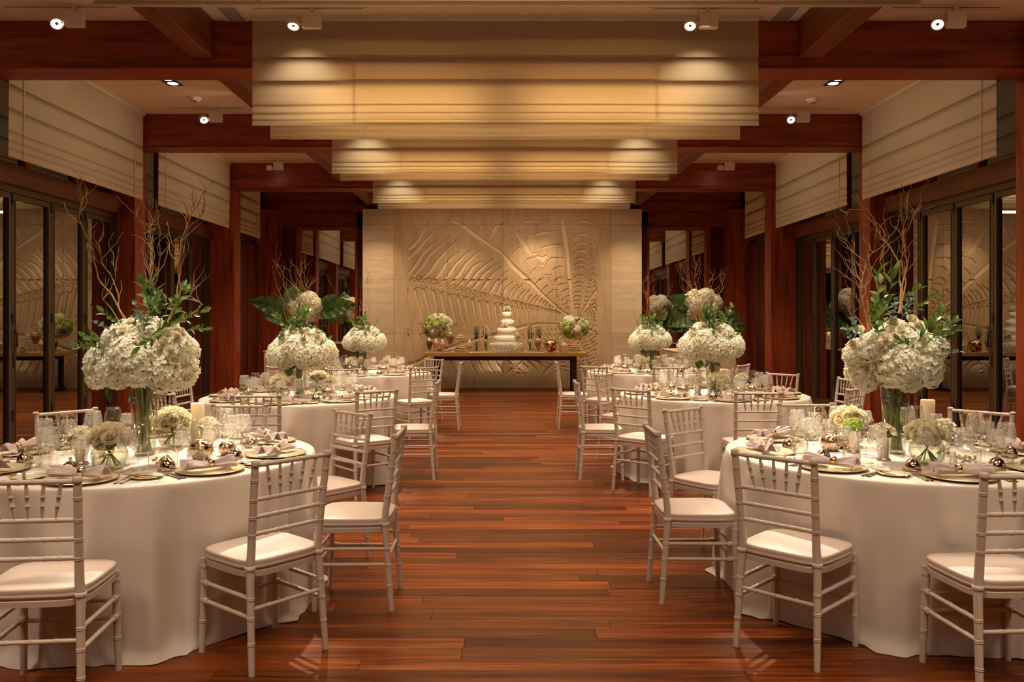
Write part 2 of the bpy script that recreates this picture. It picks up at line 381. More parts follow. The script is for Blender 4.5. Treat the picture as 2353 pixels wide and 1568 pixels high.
# glazed doors and clerestories of each bay
dn = [0]
def door_bay(s, ya, yb, ztop=2.87, n=4):
    dn[0] += 1
    d = empty('door_%d' % dn[0], kind='structure')
    X0, X1 = 5.27, 5.33
    xa, xb = (s*X0, s*X1) if s > 0 else (s*X1, s*X0)
    # outer frame
    MB().box(xa-.02, xb+.02, ya, yb, ztop-.02, ztop+.05).build('door_head', M['bronze'], d)
    MB().box(xa-.03, xb+.03, ya, ya+.05, 0, ztop-.02).build('door_jamb', M['bronze'], d)
    MB().box(xa-.03, xb+.03, yb-.05, yb, 0, ztop-.02).build('door_jamb', M['bronze'], d)
    MB().box(xa-.02, xb+.02, ya+.05, yb-.05, 0, .02).build('door_sill', M['bronze'], d)
    w = (yb-ya-.1)/n
    for i in range(n):
        a = ya+.05+i*w+.004; b = a+w-.008; m = MB(); t = .058
        m.box(xa, xb, a, a+t, .022, ztop-.024); m.box(xa, xb, b-t, b, .022, ztop-.024)
        m.box(xa, xb, a+t, b-t, .022, .15); m.box(xa, xb, a+t, b-t, ztop-.024-t, ztop-.024)
        # glazing bead
        for q in (xa-.006, xb):
            m.box(q, q+.006, a+t-.012, a+t+.004, .15, ztop-.09); m.box(q, q+.006, b-t-.004, b-t+.012, .15, ztop-.09)
        lf = m.build('door_leaf', M['bronze'], d)
        MB().box((xa+xb)/2-.004, (xa+xb)/2+.004, a+t, b-t, .15, ztop-.024-t).build('glass_pane', M['pane'], lf)
        xi = xa if s > 0 else xb
        for z in (.4, 1.45, ztop-.14):
            MB().box(xi-.012, xi+.012, a-.012, a+.016, z, z+.11).build('hinge', M['black'], lf)
        if i in (1, 3):
            hx = xi-s*.035
            MB().tube([(xi, a+.03, 1.20), (hx, a+.03, 1.20), (hx, a+.03, 1.36), (xi, a+.03, 1.36)], .009, 8).build('handle', M['black'], lf)
            MB().box(xi-.008, xi+.008, a+.015, a+.045, .98, 1.12).build('lock_plate', M['black'], lf)
    # lintel beam and clerestory window
    trim(MB().box(min(s*5.18, s*5.42), max(s*5.18, s*5.42), ya, yb, ztop+.05, 3.14, .005), M['beamy'])
    wn = empty('window_%d' % dn[0], kind='structure')
    m = MB(); m.box(xa, xb, ya, yb, 3.14, 3.17); m.box(xa, xb, ya, yb, CZ-.06, CZ); m.build('window_frame', M['postz'], wn)
    for q in (ya, ya+(yb-ya)*.33, ya+(yb-ya)*.66, yb-.06):
        MB().box(xa-.02, xb+.02, q, q+.06, 3.17, CZ-.06).build('mullion', M['postz'], wn)
    MB().box((xa+xb)/2-.004, (xa+xb)/2+.004, ya+.06, yb-.06, 3.17, CZ-.06).build('glass_pane', M['pane'], wn)
for s in (-1, 1):
    door_bay(s, 1.0, 4.18); door_bay(s, 4.53, 7.71); door_bay(s, 8.06, 11.25); door_bay(s, 11.60, 14.8); door_bay(s, 15.15, 15.75, 2.85, 1)
    door_bay(s, -2.53, .65)
    wn = empty('window_%d' % (20+s), kind='structure')
    xa, xb = sorted((s*5.28, s*5.32))
    MB().box(xa, xb, 15.8, 18.28, 3.14, CZ).build('glass_pane', M['pane'], wn)

# back wall: panelled timber, mirrors
wb = empty('wall_back', kind='structure')
YB = 18.2
MB().box(-5.6, 5.6, YB+.06, YB+.3, -.1, CZ+.1).build('wall_core', M['black'], wb)
for s in (-1, 1):
    mx0, mx1 = (3.22, 4.46) if s > 0 else (3.24, 4.44)
    # panels around mirror
    zz = 3.50
    for k, (za, zb, d) in enumerate(((3.50, 3.84, .0), (3.84, 4.06, -.05), (4.06, 4.28, .0))):
        MB().box(min(s*2.9, s*5.25), max(s*2.9, s*5.25), YB-.02+d, YB+.1, za+.003, zb-.003, .004).build('wall_plank', M['beamx'], wb)
    for xa, xb in ((2.9, mx0-.06), (mx1+.10, mx1+.34), (mx1+.34, 5.0)):
        MB().box(min(s*xa, s*xb)+.002, max(s*xa, s*xb)-.002, YB-.0, YB+.1, 0, 3.497, .004).build('wall_plank', M['panel'], wb)
    fr = MB(); e = .05
    for a, b, za, zb in ((mx0-.06, mx0, 0, 3.50), (mx1, mx1+.10, 0, 3.50), (mx0, mx1, 3.44, 3.50)):
        fr.box(min(s*a, s*b), max(s*a, s*b), YB-.07, YB+.06, za, zb)
    f = fr.build('mirror_frame', M['postz'], wb)
    MB().box(min(s*mx0, s*mx1), max(s*mx0, s*mx1), YB+.01, YB+.03, .0, 3.44).build('mirror_panel', M['mirror'], wb)
    # skirting planks behind stone slab
MB().box(-3.2, 3.2, YB-.02, YB+.1, 0, CZ, 0).build('wall_plank', M['panel'], wb)

# ------------------------------------------------------------------ carved stone wall
SY = 17.70; K = SY/F
def sx(px): return (px-VX)*K
def sz(py): return H-(py-VY)*K
strokes = []   # (points px, widths px, depth)
def q(x, y): return (920+x/4.6125, 460+y/4.6125)
def st(pts, w, d=1.0): strokes.append((pts, w if hasattr(w, '__len__') else [w]*len(pts), d))
upper = [[(75,530),(190,430),(300,230)],[(75,630),(250,450),(390,310)],[(90,775),(250,560),(400,420)],[(155,790),(300,600),(535,380)],[(260,815),(400,640),(600,420)],
 [(370,840),(480,680),(620,545)],[(450,865),(580,690),(740,530)],[(540,880),(700,670),(880,505)],[(630,900),(780,700),(880,640)],[(700,915),(820,760),(980,625)],
 [(770,935),(880,790),(1015,675)],[(860,950),(940,830),(1065,705)],[(950,985),(1010,880),(1135,750)],[(1020,1000),(1065,900),(1135,820)],[(1085,1010),(1120,930),(1190,860)],
 [(1150,1030),(1190,950),(1245,895)],[(1200,1045),(1240,960),(1300,885)],[(1255,1050),(1290,985),(1330,945)],[(1310,1060),(1340,990),(1375,940)],[(1345,1085),(1370,1030),(1395,995)],
 [(1385,1095),(1420,1035),(1450,1005)],[(1425,1100),(1455,1045),(1490,1000)],[(1470,1110),(1490,1065),(1520,1035)],[(1505,1120),(1520,1080),(1550,1055)],[(1535,1130),(1550,1095),(1575,1070)],
 [(1575,1140),(1590,1110),(1605,1095)],[(1615,1155),(1630,1120),(1640,1105)],[(1655,1165),(1665,1140),(1680,1130)],[(1690,1175),(1700,1155),(1710,1145)]]
for u in upper:
    l = math.dist(u[0], u[-1]); wd = min(4.6, .9+l/95)
    a, b, c = u; m1 = ((a[0]+b[0])/2+l*.015, (a[1]+b[1])/2+l*.02); m2 = ((b[0]+c[0])/2, (b[1]+c[1])/2)
    st([q(*a), q(*m1), q(*b), q(*m2), q(*c)], [wd*.5, wd, wd*.75, wd*.55, wd*.18])
vert = [(145,870),(243,875),(345,895),(425,918),(518,943),(607,960),(675,980),(760,1000),(830,1025),(922,1035),(995,1055),(1058,1065),(1122,1078),(1180,1095),(1238,1105),(1290,1115),(1335,1122),(1380,1130),(1420,1138),(1460,1145),(1500,1155),(1540,1165),(1580,1172),(1620,1182),(1660,1192),(1700,1202)]
for i, (x, y) in enumerate(vert):
    r = max(7, 44-i*1.75); cx, cyy = q(x, y); R = r/4.6125
    for k in range(2):   # two arcs left and right of each disc
        sg = -1 if k else 1
        st([(cx+sg*R*math.cos(t), cyy+R*1.15*math.sin(t)) for t in np.linspace(-1.25, 1.25, 7)], [.5, .9, 1.1, 1.2, 1.1, .9, .5], .8)
    st([(cx-.5, cyy), (cx+.5, cyy)], max(.8, R*.28), .6)
    if i < len(vert)-1:
        nx, ny = q(*vert[i+1])
        st([(cx+R*.2, cyy-R*1.55), (cx+R*1.0, cyy-R*1.35), (nx-R*.5, ny-R*1.45)], [1.3, 1.1, .6])
        st([(cx+R*.3, cyy+R*1.45), (cx+R*.9, cyy+R*1.3), (nx-R*.3, ny+R*1.5)], [.6, 1.0, .6], .7)
    # rib hanging below
    ln = max(9, 88-i*3.1); tx = cx+R*.1; ty = cyy+R*1.75
    sl = .30-.012*i
    wd = max(.9, 3.4-i*.09)
    st([(tx, ty), (tx+.02*ln, ty+.12*ln), (tx+sl*.35*ln, ty+.42*ln), (tx+sl*.7*ln, ty+.75*ln), (tx+sl*1.1*ln, ty+ln)], [wd*.8, wd, wd*.7, wd*.5, wd*.25])
for tx, ty in ((75, 945), (75, 1370)):   # long ribs at the left border
    a = q(tx, ty); st([a, (a[0]+3, a[1]+25), (a[0]+16, a[1]+70), (a[0]+34, a[1]+118)], [2, 1.8, 1.4, .6])
# spines
def Cc(*p): return list(p)
st([(1038,507),(1065,520),(1090,540),(1130,566),(1152,580),(1178,612),(1215,645),(1245,675),(1290,715),(1318,729)], [2.2,4.5,4.4,3.0,3.6,5.2,4.6,3.2,2.4,1.2], .9)
st([(1292,507),(1298,545),(1304,590),(1308,640),(1313,690),(1317,722)], [5,5,4.6,3.8,2.6,1.2], .7)
st([(1373,666),(1358,685),(1345,706),(1332,726)], [3.4,3.0,2.2,1.2])
st([(1292,745),(1240,744),(1200,751),(1140,768),(1080,784),(1010,806),(985,818),(960,832),(936,838)], [1.0,2.8,3.6,4.2,3.6,3.8,4.2,3.6,3.2])
st([(1373,767),(1355,758),(1338,748)], [2.6,2.2,1.2]); st([(1332,780),(1342,812),(1352,848),(1356,861)], [1.4,3,3.6,3.6], .8)
st([(1268,838),(1248,861)], [1.8,2.2]); st([(1300,752),(1285,775),(1262,812),(1240,822)], [1.2,2,2.4,2], .8); st([(1200,770),(1225,812),(1232,822)], [1.5, 2.4, 1.6], .8)
# middle fan
mv = [(1228,583,9),(1247,609,8.5),(1260,633,7),(1270,648,6.5),(1276,667,5.5),(1283,679,5),(1289,690,4.2),(1296,699,3.6),(1303,708,3)]
st([(1157,510),(1172,524),(1196,536),(1216,530),(1224,542),(1232,556)], [1,1.2,1,1.0,1.2,.7], .8)
st([(1185,535),(1200,556),(1212,574),(1222,585)], [2,5,5,2], .55); st([(1232,590),(1248,596),(1256,588)], [2,5,2.4], .55)
for cx, cyy, R in mv:
    for sg in (-1, 1):
        st([(cx+sg*R*math.cos(t+.6), cyy+R*math.sin(t+.6)) for t in np.linspace(-1.1, 1.1, 6)], [.5,.9,1,1,.9,.5], .8)
    st([(cx-.5, cyy), (cx+.5, cyy)], R*.3, .6)
mr = [((1155,553),(1170,540),(1184,538)),((1175,590),(1190,572),(1202,566)),((1203,607),(1212,595),(1222,592)),((1217,632),(1226,620),(1232,615)),((1228,655),(1240,643),(1248,638)),((1245,668),(1252,660),(1260,655)),((1258,680),(1264,672),(1272,669)),
      ((1222,542),(1245,536),(1280,530)),((1245,570),(1260,566),(1290,561)),((1258,602),(1268,594),(1296,592)),((1270,621),(1280,614),(1294,612)),((1276,643),(1284,638),(1295,637)),((1282,655),(1290,652),(1301,653)),((1290,672),(1297,667),(1307,663)),((1294,688),(1300,683),(1308,679)),((1300,698),(1305,693),(1311,690)),
      ((1100,528),(1106,516),(1113,508)),((1125,552),(1140,522),(1158,514)),((1205,510),(1230,507),(1264,506))]
for t in mr:
    l = math.dist(t[0], t[2]); st(list(t), [max(.7, l*.03), max(1.1, l*.06), .6])
# right fan of short arched ribs with vertebrae
for i, y in enumerate([510, 540, 560, 577, 595, 607, 618, 634, 650, 660, 672, 682, 692, 701, 709]):
    x0 = 1318-(0 if i < 12 else (i-12)*-3); x1 = 1362-i*2.4; wv = 2.6-i*.1
    st([(x0, y+3), ((x0+x1)/2-4, y-1.5), ((x0+x1)/2+6, y-1.0), (x1, y+4)], [.6, wv, wv, .6])
    if i: 
        cx = 1371-i*2.2; R = max(2.4, 7.5-i*.4)
        st([(cx+R*math.cos(t), y+8+R*math.sin(t)) for t in np.linspace(.2, 2.9, 7)], [.5,.9,1.1,1.2,1.1,.9,.5], .8)
        st([(cx, y+2), (cx+.4, y+2)], max(.8, R*.3), .6)
    if i > 6: st([(1364-(i-7)*1.5, y), (1368, y-3), (1372, y+4)], [.5, 1.6, .6])
# lower right radial marks around the centre
rs = random.Random(3); CX, CYY = 1327, 733
for ring in range(3, 17):
    rad = ring*8.2
    for ang in np.arange(8, 196, 6.5+46/ring):
        a = math.radians(ang+rs.uniform(-1.5, 1.5)); x = CX+rad*math.cos(a); y = CYY+rad*math.sin(a)
        if x > 1371 or y > 859 or x < 1222+max(0, (y-800))*.2 or (y < 757 and x < 1315): continue
        ln = 3.2+ring*.32; tang = a+PI/2+rs.uniform(-.25, .25)
        dx, dy = math.cos(tang)*ln, math.sin(tang)*ln
        st([(x-dx, y-dy), (x-math.cos(a)*1.2, y-math.sin(a)*1.2), (x+dx, y+dy)], [.5, 1.35, .5], .9)
for ang in (20, 40, 62, 98, 128):
    a = math.radians(ang); st([(CX+22*math.cos(a), CYY+22*math.sin(a)), (CX+70*math.cos(a), CYY+70*math.sin(a)), (CX+115*math.cos(a+.05), CYY+115*math.sin(a+.05))], [.8, 1.8, 1.4], .6)
for ang in range(-42, 0, 9):
    for rad in range(26, 60, 7):
        a = math.radians(ang); x = CX+rad*math.cos(a); y = CYY+rad*math.sin(a)
        if x < 1371: st([(x-1.5, y-2.5), (x+.5, y), (x-.8, y+2.8)], [.5, 1.2, .5])
# beneath the dessert table
for i, x in enumerate((1011, 1034, 1058, 1079, 1098, 1118, 1138)):
    st([(x, 826), (x+8, 846), (x+16+i*.8, 860)], [1.2, 1.8+i*.2, 1.0])
for i, (a, b) in enumerate((((1145, 838), (1156, 858)), ((1203, 838), (1215, 850)), ((1215, 831), (1237, 856)), ((1230, 829), (1248, 845)), ((1190, 858), (1206, 861)))):
    st([a, ((a[0]+b[0])/2+2, (a[1]+b[1])/2), b], [2.4, 2.2, .8])
st([(1184-7, 842), (1184, 836), (1184+7, 842), (1184, 850), (1184-7, 842)], 1.1, .8); st([(1183.5, 843), (1184.5, 843)], 2, .6)
for sxx in (-1, 1): st([(1184+sxx*9, 838), (1184+sxx*18, 828)], [2.6, 1.6]); st([(1184+sxx*8, 848), (1184+sxx*20, 860)], [2.4, 1.4])
for _ in range(170):
    x = rs.uniform(940, 1368); y = rs.uniform(512, 858)
    st([(x-.3, y), (x+.3, y)], rs.choice((1.0, 1.2, 1.5)), .55)

GS = .72   # grid step in px of the plan
gx0, gx1, gy0, gy1 = 936, 1373, 506, 861
gxs = np.arange(gx0-3, gx1+3.01, GS); gys = np.arange(gy0-3, gy1+3.01, GS)
GX, GY = np.meshgrid(gxs, gys); HT = np.zeros_like(GX)
for pts, ws, dep in strokes:
    mw = max(ws)+1.2
    xs = [p[0] for p in pts]; ys = [p[1] for p in pts]
    i0 = max(0, int((min(xs)-mw-gxs[0])/GS)); i1 = min(len(gxs), int((max(xs)+mw-gxs[0])/GS)+2)
    j0 = max(0, int((min(ys)-mw-gys[0])/GS)); j1 = min(len(gys), int((max(ys)+mw-gys[0])/GS)+2)
    if i1 <= i0 or j1 <= j0: continue
    X = GX[j0:j1, i0:i1]; Y = GY[j0:j1, i0:i1]; best = np.full(X.shape, -9.0)
    for k in range(len(pts)-1):
        ax, ay = pts[k]; bx, by = pts[k+1]; dx, dy = bx-ax, by-ay; l2 = dx*dx+dy*dy+1e-9
        t = np.clip(((X-ax)*dx+(Y-ay)*dy)/l2, 0, 1)
        d = np.hypot(X-ax-t*dx, Y-ay-t*dy); best = np.maximum(best, ws[k]+(ws[k+1]-ws[k])*t-d)
    t = np.clip(best/.8+.5, 0, 1); hh = t*t*(3-2*t)*dep
    HT[j0:j1, i0:i1] = np.maximum(HT[j0:j1, i0:i1], hh)
mask = (GX >= gx0) & (GX <= gx1) & (GY >= gy0) & (GY <= gy1); HT = HT*mask*.027
def h_at(x, y):
    i = int(round((x-gxs[0])/GS)); j = int(round((y-gys[0])/GS))
    return HT[j, i] if 0 <= i < len(gxs) and 0 <= j < len(gys) else 0
sw = empty('stone_wall', (0, SY, 0), label='carved travertine slab wall with fossil relief behind the dessert table', cat='feature wall')
VXs = [833, 905, 1029, 1155.5, 1279, 1404, 1475]; VYs = [480, 516.5, 641.5, 767, 893]
MB().box(sx(834), sx(1474), .045, .30, .0, sz(481)).build('slab_backing', M['black'], sw)
for i in range(6):
    for j in range(4):
        xa, xb, ya, yb = VXs[i], VXs[i+1], VYs[j], VYs[j+1]
        g = .22; m = MB(); mt = M['stoneh'] if i in (0, 5) else M['stonev']
        X0, X1, Z0, Z1 = sx(xa+g), sx(xb-g), sz(yb-g) if j < 3 else 0.0, sz(ya+g)
        if i in (0, 5):
            m.box(X0, X1, .002*(j % 2), .04, Z0, Z1, .003)
        else:
            us = [xa+g]+[u for u in gxs if xa+g < u < xb-g]+[xb-g]; vs = [ya+g]+[v for v in gys if ya+g < v < yb-g]+[yb-g]
            ia = [min(len(gxs)-1, max(0, int(round((u-gxs[0])/GS)))) for u in us]; ja = [min(len(gys)-1, max(0, int(round((v-gys[0])/GS)))) for v in vs]
            nu, nv = len(us), len(vs); Pn = []
            for a in range(nu):
                for b in range(nv):
                    z = sz(vs[b]) if not (j == 3 and b == nv-1) else 0.0
                    edge = a in (0, nu-1) or b in (0, nv-1)
                    Pn.append((sx(us[a]), HT[ja[b], ia[a]] if gx0-4 < us[a] < gx1+4 and gy0-4 < vs[b] < gy1+4 else 0.0, z))
            m.grid(Pn, nu, nv, False)
            m.quad([(X0, 0, Z1), (X1, 0, Z1), (X1, .04, Z1), (X0, .04, Z1)]); m.quad([(X0, 0, Z0), (X0, .04, Z0), (X1, .04, Z0), (X1, 0, Z0)])
            m.quad([(X0, 0, Z0), (X0, 0, Z1), (X0, .04, Z1), (X0, .04, Z0)]); m.quad([(X1, 0, Z0), (X1, .04, Z0), (X1, .04, Z1), (X1, 0, Z1)])
        m.build('stone_slab', mt, sw)
del GX, GY

# ------------------------------------------------------------------ roman blinds
def blind_profile(zt, folds, bulge=.015, back=.0):
    pr = [(0, zt)]; z = zt
    for k, zb in enumerate(folds):
        t = bulge*(.35+.65*k/(len(folds)-1)); pr += [(-t*.35, z+(zb-z)*.35), (-t*.8, z+(zb-z)*.75), (-t, zb+.004), (-t*.85, zb), (-t*.2, zb+.008)]
        pr += [(0, zb+.012)]; z = zb
    return pr
def sheet(pr, x0, x1, n, wob, seed):
    r = random.Random(seed); ph = [r.uniform(0, 6) for _ in range(6)]
    Pn = []
    for i in range(n+1):
        x = x0+(x1-x0)*i/n
        for k, (yy, z) in enumerate(pr):
            ww = wob*(math.sin(x*2.1+ph[0]+z*2)+.5*math.sin(x*5.3+ph[2]+z))
            Pn.append((x, yy+ww*(.0 if k == 0 else 1), z+(ww*.35 if k else 0)))
    return MB().grid(Pn, n+1, len(pr))
bl = 0
desc = ['first', 'second', 'third', 'fourth']
def cblind(Y, zb, label, face=1, zt=CZ-.01, group='roman blinds hung across the central aisle'):
    hgt = CZ-zb
    folds = [CZ-hgt*f for f in (.375, .59, .81, .885, .945, 1.0)]
    e = empty('roman_blind', (.026, Y, 0), PI if face < 0 else 0, label=label, cat='blind', group=group)
    sheet(blind_profile(zt, folds), -2.325, 2.325, 60, .003, int(Y*100)).build('blind_fabric', M['blind'], e)
    MB().box(-2.325, 2.325, -.02, .03, CZ-.045, CZ-.001).build('head_rail', M['white'], e)
    for x in (-1.39, 1.39):
        MB().box(x-.007, x+.007, .003, .007, zb+.02, CZ-.06).build('seam_tape', M['blind'], e)
    MB().box(-2.31, 2.31, -.012, -.004, zb+.014, zb+.032).build('bottom_batten', M['blind'], e)
cblind(4.63, 3.25, 'nearest cream linen blind cut off at the top edge of the photo', -1)
names = [(7.6, 3.268, 'broad cream linen blind, nearest fully seen, with two light pools'), (8.18, 3.274, 'narrow cream hem strip showing just under the nearest broad blind'),
         (11.13, 3.445, 'cream linen blind of the middle row across the aisle'), (11.7, 3.455, 'cream hem strip showing under the middle row blind'),
         (14.63, 3.54, 'farthest cream linen blind just above the stone wall'), (15.23, 3.52, 'cream hem strip under the farthest blind, touching the stone wall top')]
for i, (Y, zb, lb) in enumerate(names): cblind(Y, zb, lb, 1 if i % 2 == 0 else -1)
def sblind(s, ya, yb, label):
    zb = 3.10; hgt = CZ-zb; folds = [CZ-hgt*f for f in (.40, .60, .79, .87, .935, 1.0)]
    e = empty('roman_blind', (s*4.86, (ya+yb)/2, 0), PI/2*s*1, label=label, cat='blind', group='roman blinds along the side windows')
    hw = (yb-ya)/2
    sheet([(a*1.0, z) for a, z in blind_profile(CZ-.01, folds, .009)], -hw, hw, 40, .003, int(ya*77+s*5)).build('blind_fabric', M['blinds'], e)
    MB().box(-hw, hw, -.02, .03, CZ-.045, CZ-.001).build('head_rail', M['white'], e)
    for x in (-hw+.25, hw-.25): MB().box(x-.006, x+.006, .003, .007, zb+.02, CZ-.06).build('seam_tape', M['blinds'], e)
    MB().box(-hw+.01, hw-.01, -.012, -.004, zb+.014, zb+.032).build('bottom_batten', M['blinds'], e)
for s, sd in ((-1, 'left'), (1, 'right')):
    sblind(s, 4.62, 7.6, 'beige blind above the %s doors, outside the picture edge' % sd)
    sblind(s, 8.14, 11.18, 'large beige blind above the nearest %s hand glass doors' % sd)
    sblind(s, 11.68, 14.72, 'beige blind above the second bay of glass doors on the %s' % sd)
    sblind(s, 15.2, 16.6, 'small far beige blind over the boarded wall on the %s' % sd)
# light slots under the farthest blinds
for xa, xb, sd in ((-1.88, -.42, 'left'), (.43, 1.88, 'right')):
    e = empty('light_slot', ((xa+xb)/2, 14.93, 0), label='thin brass-lit slot lamp, %s of two, under the farthest blind' % sd, cat='lamp', group='slot lamps above the stone wall')
    hw = (xb-xa)/2
    MB().box(-hw, hw, -.08, .08, 3.60, 3.63).build('housing', M['gold'], e); MB().box(-hw+.02, hw-.02, -.05, .05, 3.594, 3.6).build('diffuser', M['trough'], e)
    for x in (-hw*.8, hw*.8): MB().tube([(x, 0, 3.63), (x, 0, 3.83)], .004, 6).build('hanger', M['black'], e)

# ------------------------------------------------------------------ ceiling fittings
def C(px, py): Y = (CZ-H)*F/(VY-py); return ((px-VX)*Y/F, Y)
def track(x0, x1, Y, label, heads):
    cx = (x0+x1)/2; e = empty('light_track', (cx, Y, CZ), label='white ceiling track '+label, cat='light track', group='white ceiling light tracks')
    MB().box(x0-cx, x1-cx, -.018, .018, -.022, -.001).build('rail', M['white'], e)
    MB().box(x0-cx+.04, x1-cx-.04, -.006, .006, -.024, -.021).build('slot', M['grille'], e)
    for (hx, side, aim, lb) in heads:
        h = empty('spotlight', (hx, Y, CZ), label=lb, cat='spotlight', group='white track spotlights')
        MB().box(-.02, .02, -.016, .016, -.06, -.022).build('adaptor', M['white'], h)
        MB().box(-.085, .085, -.03, .03, -.20, -.06, .006).build('driver_box', M['white'], h)
        d = (Vector(aim)-Vector((hx+side*.16, Y, CZ-.16))).normalized(); rot = d.to_track_quat('-Z', 'Y').to_euler()
        MB().tube([(side*.085, 0, -.15), (side*.12, 0, -.16)], .010, 8).build('swivel', M['white'], h)
        hd = MB().lathe([(.002, .045), (.035, .045), (.052, .028), (.056, 0), (.056, -.028), (.048, -.030), (.047, -.018)], 24).build('lamp_head', M['white'], h, (side*.16, 0, -.16), rot)
        MB().lathe([(.0, -.018), (.016, -.018)], 16).build('lamp_core', M['grille'], hd)
        MB().lathe([(.016, -.019), (.046, -.019)], 20).build('lamp_ring', M['lamp'], hd)
track(-4.45, -3.37, 7.32, 'in the left bay nearest the camera', [(-3.79, -1, (-1.94, 4.5, .8), 'lit white spotlight at the far upper left corner')])
track(-2.256, -1.206, 7.36, 'left of centre in front of the broad blind', [(-1.70, -1, (-2.0, 6.0, 1), 'lit white spotlight hung before the broad blind, left')])
track(1.303, 2.334, 7.36, 'right of centre in front of the broad blind', [(1.83, -1, (1.4, 6.4, 2.4), 'lit white spotlight hung before the broad blind, right')])
track(3.417, 4.459, 7.335, 'in the right bay nearest the camera', [(4.02, -1, (2.2, 4.5, .8), 'lit white spotlight at the far upper right corner')])
track(-4.45, -3.36, 10.87, 'in the second bay on the left', [(-3.77, -1, (-1.94, 7.8, .8), 'small lit spotlight in the second bay on the left')])
track(3.41, 4.46, 10.87, 'in the second bay on the right', [(3.95, -1, (2.8, 7.0, .9), 'small lit spotlight in the second bay on the right')])
track(-4.45, -3.39, 14.39, 'in the third bay on the left', [(-3.90, -1, (-3.9, 16, 1.3), 'white spotlight turned away in the third bay, left')])
track(3.39, 4.44, 14.39, 'in the third bay on the right', [(3.95, -1, (3.9, 16, 1.3), 'white spotlight turned away in the third bay, right')])
for px, sd in ((390, 'left'), (1922, 'right')):
    x, Y = C(px, 186); e = empty('downlight', (x, Y, CZ), label='black twin recessed downlight in the %s ceiling bay' % sd, cat='downlight', group='twin recessed downlights')
    MB().box(-.09, .09, -.19, .19, -.006, -.001).build('frame', M['black'], e)
    for yy in (-.09, .09): MB().lathe([(.0, -.009), (.05, -.009), (.062, -.007)], 20, (0, yy, 0)).build('lamp', M['downl'], e)
for px, py, sd in ((448, 225, 'left'), (1868, 228, 'right')):
    x, Y = C(px, py); e = empty('smoke_detector', (x, Y, CZ), label='round white smoke detector on the %s ceiling bay' % sd, cat='smoke detector', group='smoke detectors')
    MB().lathe([(.0, -.045), (.05, -.042), (.07, -.02), (.085, -.012), (.085, -.001)], 24).build('body', M['white'], e); MB().lathe([(.02, -.05), (.03, -.044)], 16).build('sensor', M['grille'], e)
for px, py, sd in ((348, 199, 'left'), (1990, 200, 'right')):
    x, Y = C(px, py); MB().box(-.10, .10, -.08, .08, -.008, -.001, .002).build('access_panel', M['ceil'], None, (x, Y, CZ), label='small square ceiling panel by the %s downlight' % sd, cat='ceiling panel', group='ceiling panels')
for px, sd in ((527, 'left'), (1810, 'right')):
    x, Y = C(px, 24); e = empty('air_vent', (x, Y, CZ), label='slotted white air grille beside the %s end of the broad blind' % sd, cat='air vent', group='ceiling air grilles')
    MB().box(-.10, .10, -.3, .3, -.010, -.001).build('grille_frame', M['white'], e)
    for k in range(8): MB().box(-.075+k*.02, -.066+k*.02, -.27, .27, -.013, -.0095).build('slat', M['grille'], e)

